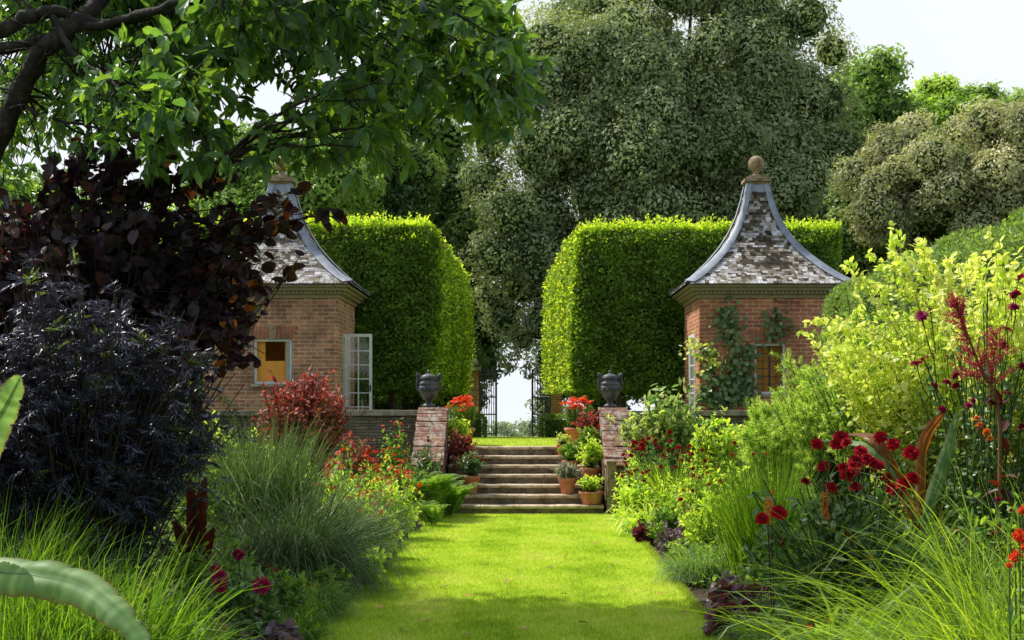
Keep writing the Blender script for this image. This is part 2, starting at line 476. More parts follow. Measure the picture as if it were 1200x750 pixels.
def lawn_noise(x, y):
    q = .22 * np.sin(x * 2.3 + y * 1.1) * np.sin(y * 1.9 - x) + .16 * np.sin(x * 7.1 - y * 2.7 + 2 * np.sin(y * 1.3)) * np.sin(y * 6.3 + x * 3)
    return .46 + q + .13 * np.sin(x * 31 + 3 * np.sin(y * 5)) * np.sin(y * 23 + 2 * np.sin(x * 9)) + .07 * np.sign(np.sin(x * 6.4 + .6))


n = 250000
yb = 9.3 + (21.8 - 9.3) * U(0, 1, n) ** 1.15
xb = U(LX0 - .01, LX1 + .01, n)
P = np.stack([xb, yb, np.zeros(n)], 1)
Dv = rdir(n) * .55; Dv[:, 2] = 1
mb = MB()
Lb = U(.018, .04, n)
T_TRI = T([(0, .5, 0), (0, -.5, 0), (1, 0, 0)], [[0, 1, 2]])
leaves(mb, P, Dv, rdir(n), Lb, U(.004, .007, n), T_TRI, r1=np.clip(lawn_noise(xb, yb) + U(-.3, .3, n), 0, 1), r2=U(.2, .8, n))
# longer blades at the cut edges
n = 14000
yb = U(9, 21.8, n); sd = rng.integers(0, 2, n)
xb = np.where(sd == 0, LX0 + U(-.04, .03, n), LX1 + U(-.03, .04, n))
Dv = rdir(n) * .6; Dv[:, 2] = .8; Dv[:, 0] += np.where(sd == 0, -.4, .4)
leaves(mb, np.stack([xb, yb, np.zeros(n)], 1), Dv, rdir(n), U(.03, .07, n), .006, T_TRI, r1=U(0, .7, n), r2=U(0, .5, n))
tag(mb.build('lawn_grass', M_LAWN), 'short mown grass blades of the central lawn', 'grass', kind='stuff')

# beds
for nm, x0, x1, lb in (('left_bed', -7.5, LX0 - .015, 'dark soil of the border left of the lawn'), ('right_bed', LX1 + .015, 7.5, 'dark soil of the border right of the lawn')):
    mb = MB(); gx = np.linspace(x0, x1, 70); gy = np.linspace(-1.5, 23.5, 260)
    V = []
    for y in gy:
        for x in gx:
            e = min(abs(x - LX0), abs(x - LX1))
            V.append((x, y, -.045 + min(.12, e * .12) + .018 * math.sin(x * 9 + 3 * math.sin(y * 4)) * math.sin(y * 11) + U(-.012, .012)))
    w = len(gx)
    mb.add(V, [[j * w + i, j * w + i + 1, (j + 1) * w + i + 1, (j + 1) * w + i] for j in range(len(gy) - 1) for i in range(w - 1)], smooth=True)
    tag(mb.build(nm, M_SOIL), lb, 'soil', kind='structure')

# terrace lawn
mb = MB()
yt = np.linspace(24.12, 46, 30)
V = []
for y in yt: V += [(-1.75, y, terr(y) + .006), (1.45, y, terr(y) + .006)]
mb.add(V, [[2 * i, 2 * i + 1, 2 * i + 3, 2 * i + 2] for i in range(len(yt) - 1)])
tag(mb.build('terrace_lawn', lm), 'strip of mown grass on the upper terrace', 'lawn', kind='structure')
n = 40000
yb = U(24.12, 34, n); xb = U(-1.7, 1.4, n)
P = np.stack([xb, yb, np.interp(yb, ys, zs)], 1); Dv = rdir(n) * .5; Dv[:, 2] = 1
mb = MB(); leaves(mb, P, Dv, rdir(n), U(.02, .045, n), .008, T_TRI)
tag(mb.build('terrace_grass', M_LAWN), 'short grass on the upper terrace', 'grass', kind='stuff')

# ------------------------------------------------------------------ steps and walls
SX0, SX1 = -1.30, 1.16
st = thing('stone_steps', 'flight of seven weathered stone steps rising from the lawn to the terrace', 'steps', (0, 21.8, 0))
for k in range(7):
    z1 = .14 * (k + 1); y0 = 21.8 + .33 * k
    mb = MB()
    cuts = [SX0] + sorted(U(SX0 + .3, SX1 - .3, 2)) + [SX1]
    if cuts[2] - cuts[1] < .3: cuts = [SX0, -.35, .55, SX1]
    for a, b in zip(cuts[:-1], cuts[1:]):
        q = 14; xs_ = np.linspace(a + .003, b - .003, q); dz = U(-.004, .004); dy = U(-.01, .01)
        pr = [(.012, -.05), (0, -.04), (-.004, -.012), (.006, -.002), (.02, 0), (.36 if k < 6 else .34, 0.0)]
        V = []
        for x in xs_:
            w = U(-.004, .004)
            for (py_, pz_) in pr: V.append((x, y0 + dy + py_ + w * (py_ < .1), z1 + pz_ + dz + U(-.002, .002)))
        m_ = len(pr)
        mb.add(V, [[i * m_ + j, (i + 1) * m_ + j, (i + 1) * m_ + j + 1, i * m_ + j + 1] for i in range(q - 1) for j in range(m_ - 1)], smooth=False)
    mb.build('tread', M_STONE, st)
    mb = MB()
    mb.box(SX0 + .001, SX1 - .001, y0 + .035, y0 + .40 if k < 6 else y0 + .33, z1 - .145, z1 - .04)
    mb.build('riser', M_RISER, st)


def prism_yz(mb, poly, x0, x1, mat=0):
    n = len(poly)
    V = [(x0, y, z) for y, z in poly] + [(x1, y, z) for y, z in poly]
    f = [list(range(n))[::-1], list(range(n, 2 * n))] + [[i, (i + 1) % n, n + (i + 1) % n, n + i] for i in range(n)]
    mb.add(V, f, None, mat)


def rough_slab(mb, fn, nu, nv, amp=.012, mat=0):
    """a grid patch fn(u, v) -> point with small uneven dents"""
    V = []
    for i in range(nu + 1):
        for j in range(nv + 1): V.append(np.array(fn(i / nu, j / nv)) + rng.normal(size=3) * amp * (0 < i < nu) * (0 < j < nv))
    mb.add(V, [[i * (nv + 1) + j, (i + 1) * (nv + 1) + j, (i + 1) * (nv + 1) + j + 1, i * (nv + 1) + j + 1] for i in range(nu) for j in range(nv)], None, mat)


for nm, x0, x1, lb in (('flank_wall', -1.79, -1.34, 'lichened brick wall sloping down left of the stone steps'), ('flank_wall', 1.20, 1.61, 'lichened brick wall sloping down right of the stone steps')):
    fw = thing(nm, lb, 'wall', ((x0 + x1) / 2, 22.6, 0), 'sloping walls beside the steps')
    mb = MB(); prism_yz(mb, [(21.95, -.04), (24.05, -.04), (24.05, 1.58), (23.4, 1.58), (21.95, .70)], x0, x1); mb.build('wall', M_FLANK, fw)
    # weathered brick-on-edge capping, each course its own worn block
    mb = MB()
    dy, dz = 23.4 - 21.93, 1.585 - .705; ln = math.hypot(dy, dz); uy, uz = dy / ln, dz / ln; a = 0
    while a < ln - .03:
        b = min(ln, a + U(.07, .12)); h = .055 + U(-.012, .012)
        cutx = sorted([x0 - .02 + U(-.012, .006), x0 + (x1 - x0) * U(.35, .65), x1 + .02 + U(-.006, .012)])
        for xa_, xb_ in zip(cutx[:-1], cutx[1:]):
            hh = h + U(-.008, .008)
            pts = [(xa_ + .003, 21.93 + uy * a_ - uz * hh * k_, .705 + uz * a_ + uy * hh * k_) for k_ in (0, 1) for a_ in (a + .003, b - .003)]
            V = pts + [(xb_ - .003, p[1], p[2] + U(-.006, .006)) for p in pts]
            mb.add(V, [[0, 1, 3, 2], [4, 6, 7, 5], [0, 2, 6, 4], [1, 5, 7, 3], [2, 3, 7, 6], [0, 4, 5, 1]])
        a = b
    mb.box(x0 - .02, x1 + .02, 23.405, 24.07, 1.582, 1.64)
    mb.build('coping', M_FLANK, fw)
    mb = MB(); xa_, xb_ = (x0 + .01, x0 + .15) if x0 > 0 else (x1 - .15, x1 - .01)
    mb.box(xa_, xb_, 21.78, 21.925, -.04, .78); mb.box(xa_ - .012, xb_ + .012, 21.77, 21.928, .782, .82); mb.build('end_post', M_FIN, fw)

for x0, x1, lb in ((-9.5, -1.82, 'low grey rubble retaining wall with flat coping left of the steps'), (1.64, 9.5, 'low grey rubble retaining wall behind the planting right of the steps')):
    w = thing('retaining_wall', lb, 'wall', ((x0 + x1) / 2, 23.8, 0), 'retaining walls of the terrace')
    mb = MB(); mb.box(x0, x1, 23.62, 24.03, -.05, 1.5); mb.build('wall', M_RUB, w)
    mb = MB(); a = x0
    while a < x1 - .05:
        b = min(x1, a + U(.5, .9)); dz = U(-.008, .008)
        mb.box(a + .004, b - .004, 23.575 + U(-.01, .01), 24.07, 1.503, 1.585 + dz); a = b
    mb.build('coping', M_COPE, w)

# ------------------------------------------------------------------ urns
def urn(px, lb):
    x = X(px, 23.75)
    u = thing('lidded_urn', lb, 'urn', (x, 23.75, 1.641), 'lead urns on the wall ends')
    c = (x, 23.75, 1.641)
    mb = MB(); lathe(mb, [(0, 0), (.11, 0), (.11, .03), (.09, .045), (.05, .06), (.04, .085), (.06, .11)], c); mb.build('foot', M_URN, u)
    mb = MB(); lathe(mb, [(.055, .105), (.1, .14), (.145, .21), (.165, .29), (.165, .34), (.158, .345), (.158, .37), (.165, .375), (.155, .41), (.12, .445), (.12, .465), (.15, .475), (.155, .49), (.13, .495)], c)
    for i in range(14):   # relief swags round the belly
        a = i / 14 * 2 * math.pi; b = (i + 1) / 14 * 2 * math.pi
        t_ = np.linspace(0, 1, 6); an = a + (b - a) * t_
        pts = np.stack([c[0] + .168 * np.cos(an), c[1] + .168 * np.sin(an), c[2] + .33 - .05 * np.sin(np.pi * t_)], 1)
        tubes(mb, pts, .009, 5)
    mb.build('body', M_URN, u)
    mb = MB(); lathe(mb, [(.14, .495), (.14, .51), (.10, .535), (.045, .555), (.02, .565), (.02, .575), (.03, .59), (.022, .61), (0, .62)], c); mb.build('lid', M_URN, u)
    for sx in (-1, 1):
        pts = np.array([(.15, .27), (.19, .30), (.205, .37), (.19, .44), (.185, .50), (.20, .54), (.19, .565), (.16, .55), (.155, .50), (.16, .46), (.14, .42)])
        P_ = np.stack([c[0] + sx * pts[:, 0], np.full(len(pts), c[1]), c[2] + pts[:, 1]], 1)
        mb = MB(); tubes(mb, P_, .018, 6); mb.build('handle', M_URN, u)


urn(502.5, 'dark grey lidded urn on the wall end left of the steps')
urn(715, 'dark grey lidded urn on the wall end right of the steps')

# ------------------------------------------------------------------ pavilions
PROF = [(.20, 6.17), (.26, 5.88), (.35, 5.55), (.48, 5.25), (.65, 4.96), (.86, 4.70), (1.10, 4.46), (1.34, 4.25), (1.53, 4.11), (1.62, 4.06)]


def roofhw(z):
    hs = [p[0] for p in PROF][::-1]; z_ = [p[1] for p in PROF][::-1]
    return float(np.interp(z, z_, hs))


def pavilion(cx, cy, lb, left):
    hw = 1.33; g0 = .97; top = 3.78; br = M_BRICKL if left else M_BRICK
    t = thing('garden_pavilion', lb, 'pavilion', (cx, cy, g0), 'brick garden pavilions with swept roofs')
    yf = cy - hw
    # front wall with window opening
    if left: wx0, wx1, wz0, wz1 = X(297, yf), X(342, yf), Z(450, yf), Z(397, yf)
    else: wx0, wx1, wz0, wz1 = X(884, yf), X(921, yf), Z(462, yf), Z(402, yf)
    th = .22
    mb = MB()
    mb.box(cx - hw, wx0, yf, yf + th, g0 - .05, top); mb.box(wx1, cx + hw, yf, yf + th, g0 - .05, top)
    mb.box(wx0, wx1, yf, yf + th, g0 - .05, wz0); mb.box(wx0, wx1, yf, yf + th, wz1, top)
    mb.box(cx - hw, cx + hw, cy + hw - th, cy + hw, g0 - .05, top)
    s = 1 if left else -1        # inner side carries the door
    xi = cx + s * hw; xo = cx - s * hw
    a, b = sorted((xo, xo + s * th)); mb.box(a, b, yf + th, cy + hw - th, g0 - .05, top)
    a, b = sorted((xi, xi - s * th)); dy0, dy1, dz1 = yf + .75, yf + 1.75, 3.12
    mb.box(a, b, yf + th, dy0, g0 - .05, top); mb.box(a, b, dy1, cy + hw - th, g0 - .05, top); mb.box(a, b, dy0, dy1, dz1, top)
    mb.build('wall', br, t)
    # plastered inside
    mb = MB(); e = .003; xa, xb_ = cx - hw + th + e, cx + hw - th - e
    yb0 = cy + hw - th - .02
    mb.box(xa, xb_, yb0, yb0 + .017, g0, top - .02)
    a, b = (xa, xa + .015) if left else (xb_ - .015, xb_)
    mb.box(a, b, yf + th + .01, yb0 - .004, g0, top - .02)
    mb.build('inner_wall', M_OCHRE, t)
    mb = MB(); mb.box(cx - hw + th, cx + hw - th, yf + th, cy + hw - th, g0 - .02, g0 + .02); mb.build('floor', M_COPE, t)
    mb = MB(); mb.box(cx - hw + .02, cx + hw - .02, yf + .02, cy + hw - .02, top + .002, top + .05); mb.build('ceiling', M_WHITE, t)
    if left:
        yq = yf + .17; xa_, xb2, zt_, zm_ = wx0 - .03, wx1 + .03, wz1 + .02, Z(423, yq)
        mb = MB(); mb.box(xa_, X(311, yq), yq, yq + .012, zm_, zt_); mb.box(xa_, xb2, yq, yq + .012, wz0 - .03, zm_); mb.box(X(334, yq), xb2, yq, yq + .012, zm_, zt_)
        mb.build('blind', M_OCHRE, t)
    # soldier arch and keystone
    mb = MB(); V = [(wx0 - .14, yf - .006, wz1 + .24), (wx1 + .14, yf - .006, wz1 + .24), (wx1 + .02, yf - .006, wz1 + .003), (wx0 - .02, yf - .006, wz1 + .003)]
    V += [(x, yf + .0 - .001, z) for x, _, z in V]
    mb.add(V, [[0, 3, 2, 1], [0, 1, 5, 4], [1, 2, 6, 5], [2, 3, 7, 6], [3, 0, 4, 7]]); mb.build('arch', M_ARCH, t)
    mb = MB(); xc = (wx0 + wx1) / 2
    V = [(xc - .09, yf - .03, wz1 + .26), (xc + .09, yf - .03, wz1 + .26), (xc + .055, yf - .03, wz1 - .0), (xc - .055, yf - .03, wz1 - .0)]
    V += [(x, yf - .007, z) for x, _, z in V]
    mb.add(V, [[0, 3, 2, 1], [0, 1, 5, 4], [1, 2, 6, 5], [2, 3, 7, 6], [3, 0, 4, 7]]); mb.build('keystone', M_FIN, t)
    # window
    mb = MB(); f = .05; y0, y1 = yf + .06, yf + .13
    mb.box(wx0 + .002, wx0 + f, y0, y1, wz0 + .002, wz1 - .002); mb.box(wx1 - f, wx1 - .002, y0, y1, wz0 + .002, wz1 - .002)
    mb.box(wx0 + f, wx1 - f, y0, y1, wz1 - f, wz1 - .002); mb.box(wx0 + f, wx1 - f, y0, y1, wz0 + .002, wz0 + f)
    win = mb.build('window', M_WHITE, t)
    if left:
        # casement swung open, right hand stile thicker
        mb = MB(); mb.box(wx1 - .12, wx1 - f - .003, y0 + .01, y1 - .01, wz0 + f, wz1 - f); mb.build('casement', surfmat('grey paint', [(.3, .36, .38), (.4, .46, .47)], 9), win)
    else:
        mb = MB(); n1 = 4
        for i in range(1, n1): 
            x = wx0 + f + (wx1 - wx0 - 2 * f) * i / n1; w_ = .02 if i == 2 else .006; mb.box(x - w_, x + w_, y0 + .012, y0 + .03, wz0 + f, wz1 - f)
        for i in range(1, 6):
            z = wz0 + f + (wz1 - wz0 - 2 * f) * i / 6; mb.box(wx0 + f, wx1 - f, y0 + .033, y0 + .045, z - .007, z + .007)
        mb.build('glazing_bar', M_IRON, win)
        mb = MB(); mb.box(wx0 + f, wx1 - f, y0 + .05, y0 + .055, wz0 + f, wz1 - f); mb.build('pane', M_GLASS, win)
        mb = MB(); mb.box(wx0 + f, wx1 - f, yf + .3, yf + .32, wz0 + f - .1, wz1 - f + .1); mb.build('blind', M_OCHRE, win)
    mb = MB(); mb.box(wx0 - .05, wx1 + .05, yf - .04, yf + .05, wz0 - .05, wz0 - .001); mb.build('sill', M_COPE, win)
    # door frame in the inner side
    mb = MB(); a, b = sorted((xi + s * .012, xi - s * .10))
    mb.box(a, b, dy0 + .001, dy0 + .07, g0, dz1 - .001); mb.box(a, b, dy1 - .07, dy1 - .001, g0, dz1 - .001); mb.box(a, b, dy0 + .07, dy1 - .07, dz1 - .08, dz1 - .001)
    mb.build('door_frame', M_WHITE, t)
    # glazed door leaf
    def leaf(x0, x1, y0, y1, across):
        d = MB(); z0, z1 = g0 + .03, dz1 - .01
        def bar(u0, u1, z0_, z1_, tck=.0):
            if across: d.box(x0 + u0, x0 + u1, y0 + tck, y1 - tck, z0_, z1_)
            else: d.box(x0 + tck, x1 - tck, y0 + u0, y0 + u1, z0_, z1_)
        W = (x1 - x0) if across else (y1 - y0)
        bar(0, .055, z0, z1); bar(W - .055, W, z0, z1); bar(.055, W - .055, z1 - .06, z1); bar(.055, W - .055, z0, z0 + .35)
        bar(W / 2 - .012, W / 2 + .012, z0 + .35, z1 - .06, .006)
        for i in range(1, 6):
            z = z0 + .35 + (z1 - .06 - z0 - .35) * i / 6; bar(.055, W - .055, z - .011, z + .011, .008)
        do = d.build('door', M_WHITE, t)
        d = MB()
        if across: d.box(x0 + .05, x1 - .05, (y0 + y1) / 2 - .002, (y0 + y1) / 2 + .002, z0 + .34, z1 - .05)
        else: d.box((x0 + x1) / 2 - .002, (x0 + x1) / 2 + .002, y0 + .05, y1 - .05, z0 + .34, z1 - .05)
        d.build('pane', M_GLASS, do)
        d = MB()
        if across: d.box(x1 - .04, x1 - .015, y0 - .03, y0 - .001, 1.95, 2.08)
        else: d.box(x0 - .03, x0 - .001, y1 - .04, y1 - .015, 1.95, 2.08)
        d.build('handle', M_IRON, do)
    if left: leaf(xi + .03, xi + .58, dy0 + .005, dy0 + .05, True)
    else: leaf(xi - .0, xi + .04, dy0 + .08, dy1 - .08, False)
    # cornice: stacked mouldings with dentils
    mb = MB()
    for (z0, z1, o_) in ((top, top + .07, .04), (top + .072, top + .135, .10), (top + .137, top + .20, .17), (top + .202, top + .25, .24)):
        mb.box(cx - hw - o_, cx + hw + o_, cy - hw - o_, cy + hw + o_, z0, z1)
    nd = 34
    for i in range(nd):
        q = -hw - .08 + (2 * hw + .16) * (i + .5) / nd
        mb.box(cx + q - .022, cx + q + .022, yf - .13, yf - .102, top + .08, top + .13)
        mb.box(xi + (s * .102 if s > 0 else -.13), xi + (s * .13 if s > 0 else -.102), cy + q - .022, cy + q + .022, top + .08, top + .13)
    mb.build('cornice', M_CORN, t)
    # roof body
    mb = MB(); k = len(PROF)
    V = []
    for h_, z in PROF: V += [(cx - h_, cy - h_, z), (cx + h_, cy - h_, z), (cx + h_, cy + h_, z), (cx - h_, cy + h_, z)]
    mb.add([(v[0], v[1], v[2] - .03) for v in V], [[i * 4 + j, i * 4 + (j + 1) % 4, (i + 1) * 4 + (j + 1) % 4, (i + 1) * 4 + j] for i in range(k - 1) for j in range(4)])
    roof = mb.build('roof', surfmat('roof underlay', [(.03, .025, .02), (.06, .05, .04)], 6), t)
    # slates, course by course, on all four faces
    mb = MB()
    zz = 4.065; ncol = 0
    Ps = []
    while zz < 6.05:
        h0 = roofhw(zz); h1 = roofhw(zz + .085)
        sl = math.hypot(h0 - h1, .085); step = max(.024, .062 * .085 / sl)
        h1 = roofhw(zz + step)
        for face in range(4):
            a = -h0 + .05 + U(0, .06)
            while a < h0 - .05:
                w_ = U(.055, .13); b = min(a + w_, h0 - .05)
                hl = U(.9, 1.5)
                mid = (a + b) / 2
                mossy = .5 + .5 * math.sin(mid * 7 + zz * 5.3 + face + cx + 2 * math.sin(zz * 9)) * math.sin(zz * 8 - mid * 5)
                r1 = float(np.clip(U(0, 1) * .85 + .28 - ((mossy * .8 if not left else .22) * min(1, max(0, (zz - 4.0) * 1.2) + .3) * 1.0 * (1.25 - min(1, abs(mid) / max(.2, h0)))), 0, 1))
                out0, out1 = h0 + .02 + U(0, .012), roofhw(min(6.17, zz + step * 1.6)) + .002
                z0_, z1_ = zz - .01 * hl, zz + step * 1.6
                q = [(a + .004, -out0, z0_), (b - .004, -out0, z0_), (b - .004, -out1, z1_), (a + .004, -out1, z1_), (a + .004, -out0, z0_ - .018), (b - .004, -out0, z0_ - .018)]
                cs, sn = [(1, 0), (0, 1), (-1, 0), (0, -1)][face]
                q = [(cx + x * cs - y * sn, cy + x * sn + y * cs, z) for x, y, z in q]
                mb.add(q, [[0, 1, 2, 3], [4, 5, 1, 0]], np.tile([r1, U(.2, .8), 0, 0], (6, 1)))
                a = b
        zz += step
    mb.build('slates', M_SLATE, roof)
    # lead hips
    for sx, sy in ((-1, -1), (1, -1), (1, 1), (-1, 1)):
        mb = MB(); V = []
        P2 = []
        for zz in np.linspace(4.06, 6.17, 26):
            P2.append((roofhw(zz), zz))
        for h_, z in P2:
            w_ = .10 + .09 * min(1, h_ / 1.2)
            w_ = min(w_, h_ * .9)
            e = .035
            V += [(cx + sx * (h_ + e - w_), cy + sy * (h_ + e), z + .02), (cx + sx * (h_ + e), cy + sy * (h_ + e), z + .045), (cx + sx * (h_ + e), cy + sy * (h_ + e - w_), z + .02)]
        mb.add(V, [[i * 3 + j, i * 3 + j + 1, (i + 1) * 3 + j + 1, (i + 1) * 3 + j] for i in range(25) for j in range(2)], smooth=True)
        mb.build('hip_flashing', M_LEAD, roof)
    mb = MB(); V = []
    for h_, z in ((.245, 6.0), (.215, 6.19), (.16, 6.2)): V += [(cx - h_, cy - h_, z), (cx + h_, cy - h_, z), (cx + h_, cy + h_, z), (cx - h_, cy + h_, z)]
    mb.add(V, [[i * 4 + j, i * 4 + (j + 1) % 4, (i + 1) * 4 + (j + 1) % 4, (i + 1) * 4 + j] for i in range(2) for j in range(4)]); mb.build('lead_cap', M_LEAD, roof)
    # finial
    mb = MB()
    for h_, z0, z1 in ((.20, 6.20, 6.25), (.27, 6.252, 6.31), (.21, 6.312, 6.35), (.14, 6.352, 6.39)): mb.box(cx - h_, cx + h_, cy - h_, cy + h_, z0, z1)
    lathe(mb, [(.12, 6.39), (.07, 6.42), (.05, 6.45), (.07, 6.475), (.05, 6.49)], (cx, cy, 0), 16)
    fin = mb.build('finial', M_FIN, t)
    mb = MB(); V, f = ico((cx, cy, 6.645), .165, 4); mb.add(V, f, smooth=True); mb.build('ball', M_FIN, fin)
    return t


pavilion(-5.07, 29.33, 'brick pavilion with an open ochre window and open glazed door left of the steps', True)
pavilion(4.70, 29.33, 'brick pavilion with mossy slates and a climbing plant right of the steps', False)

# ------------------------------------------------------------------ clipped hornbeam hedges on stems
def stilt_hedge(xi0, xi1, xo, y0, y1, z0, z1, lb, inner):
    """inner face runs from xi0 (front) to xi1 (back); outer edge xo"""
    t = thing('pleached_hedge', lb, 'hedge', ((xi0 + xo) / 2, y0 + .5, .97), 'clipped hornbeam hedges on bare stems')
    mb = MB()
    def shp(P):  # round the corners and make it bulge a little
        return P
    s = 1 if xo > xi0 else -1
    rad = .17
    def inner_x(y, z):
        tt = (y - y0) / (y1 - y0)
        return xi0 + (xi1 - xi0) * tt - s * .12 * np.sin(np.pi * np.clip((z - z0) / (z1 - z0), 0, 1)) + 0.08 * np.sin(y * 1.7 + z)
    def put(n, face, m, up=.0, rough=.10, sz=(.06, .11)):
        a, b = U(0, 1, n), U(0, 1, n)
        if face == 'front': 
            z = z0 + (z1 - z0) * a; x = inner_x(np.full(n, y0), z) * (1 - b) + xo * b; y = np.full(n, y0) ; nn = np.array([0, -1, 0.])
            y = y + .05 * np.sin(x * 2.1) * np.sin(z * 1.7)
        elif face == 'inner':
            z = z0 + (z1 - z0) * a; y = y0 + (y1 - y0) * b ** 1.3; x = inner_x(y, z); nn = np.array([-s, 0, 0.])
        elif face == 'outer':
            z = z0 + (z1 - z0) * a; y = y0 + (y1 - y0) * b; x = np.full(n, xo); nn = np.array([s, 0, 0.])
        elif face == 'top':
            y = y0 + (y1 - y0) * b ** 1.3; x = inner_x(y, z1 - .3) * (1 - a) + xo * a; z = np.full(n, z1) + .05 * np.sin(x * 3) * np.sin(y * 2.5); nn = np.array([0, 0, 1.])
        else:
            y = y0 + (y1 - y0) * b; x = xi0 * (1 - a) + xo * a; z = np.full(n, z0); nn = np.array([0, 0, -1.])
        P = np.stack([x, y, z], 1)
        # round top edge
        dzt = z1 - P[:, 2]; dyf = P[:, 1] - y0; dxi = (P[:, 0] - inner_x(P[:, 1], P[:, 2])) * s
        for (u_, v_, ax_) in ((dzt, dyf, 1), (dzt, dxi, 0)):
            q = np.clip(1 - u_ / rad, 0, 1); w_ = np.clip(1 - v_ / rad, 0, 1)
            cut = np.maximum(0, np.hypot(q, w_) - 1) * rad * .9
            P[:, 2] -= cut * .7
            P[:, ax_] += cut * .7 * (1 if ax_ == 1 else s)
        q = np.clip(1 - dyf / rad, 0, 1); w_ = np.clip(1 - dxi / rad, 0, 1); cut = np.maximum(0, np.hypot(q, w_) - 1) * rad * .9
        P[:, 1] += cut * .7; P[:, 0] += s * cut * .7
        P = P + nn * (U(-1, 1, n) ** 3 * rough)[:, None]
        N = nrm(nn + rng.normal(size=(n, 3)) * .55)
        D = rng.normal(size=(n, 3)) * .8 + np.array([0, 0, up - .25]) + nn * .35
        L = U(sz[0], sz[1], n)
        cl = .42 + .42 * np.sin(P[:, 0] * 5.1 + 2 * np.sin(P[:, 2] * 4)) * np.sin(P[:, 2] * 6.3 + P[:, 1] * 5) 
        leaves(mb, P, D, N, L, L * .6, T_DIA, r2=np.clip(cl + U(-.3, .3, n), 0, 1), mat=m)
    put(38000, 'front', 3, rough=.17, sz=(.045, .11)); put(6000, 'front', 0, rough=.25); put(38000, 'inner', 0, rough=.13); put(24000, 'inner', 1, rough=.17); put(30000, 'top', 1, up=.6, rough=.12, sz=(.07, .12)); put(10000, 'outer', 0); put(6000, 'bottom', 0, rough=.3)  # front shade and inner-face sunlight painted by choice of leaf colour
    # loose young shoots standing off the top
    n = 1500
    y = y0 + (y1 - y0) * U(0, 1, n) ** 2; x = inner_x(y, np.full(n, z1 - .3)) * (1 - (a := U(.02, 1, n))) + xo * a
    A_ = np.stack([x, y, np.full(n, z1 - .05)], 1); C_ = A_ + rng.normal(size=(n, 3)) * [.06, .06, 0] + np.stack([0 * x, 0 * x, U(.06, .34, n)], 1)
    sh = bez(A_, (A_ + C_) / 2 + rng.normal(size=(n, 3)) * .02, C_, 4)
    for i in range(7):
        tt = U(.1, 1, n)[:, None]; leaves(mb, A_ * (1 - tt) + C_ * tt, rdir(n) + [0, 0, .6], rdir(n), U(.05, .09, n), .045, T_DIA, mat=1)
    # solid dark heart, added to block light through the leaves
    gx = .16
    ai, bi, ao = xi0 + s * (gx + .1), xi1 + s * (gx + .1), xo - s * gx
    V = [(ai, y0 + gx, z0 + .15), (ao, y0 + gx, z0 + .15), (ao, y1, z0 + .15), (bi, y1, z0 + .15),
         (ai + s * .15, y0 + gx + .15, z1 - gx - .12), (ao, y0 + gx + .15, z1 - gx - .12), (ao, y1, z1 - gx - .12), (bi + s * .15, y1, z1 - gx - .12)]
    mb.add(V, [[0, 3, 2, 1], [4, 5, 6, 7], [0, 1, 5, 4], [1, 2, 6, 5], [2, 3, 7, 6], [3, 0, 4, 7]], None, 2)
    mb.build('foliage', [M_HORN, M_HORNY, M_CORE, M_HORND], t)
    # stems
    for ry in (y0 + .9, y0 + 4.3, y0 + 7.8):
        for i in range(3):
            xx = xi0 + (xo - xi0) * (.17 + .33 * i); k = 7
            zt = np.linspace(.85, z0 + .6, k)
            pts = np.stack([xx + .04 * np.sin(zt * 2 + i), np.full(k, ry) + .03 * np.cos(zt * 2), zt], 1)
            mm = MB(); tubes(mm, pts, np.linspace(.12, .08, k), 8)
            for q in range(3):
                a_ = U(0, 6.28); e_ = pts[-2] + [math.cos(a_) * .5, math.sin(a_) * .5, .45]
                tubes(mm, np.stack([pts[-3], (pts[-3] + e_) / 2 + [0, 0, -.05], e_]), [[.05, .035, .02]], 6)
            mm.build('stem', M_BARK2, t)
    return t


stilt_hedge(-2.15, -1.95, -7.4, 31.2, 43.5, 2.02, 5.62, 'tall block of clipped hornbeam on bare stems behind the left pavilion', 1)
stilt_hedge(1.12, .66, 6.85, 31.2, 43.5, 2.02, 5.55, 'tall block of clipped hornbeam on bare stems behind the right pavilion', 1)

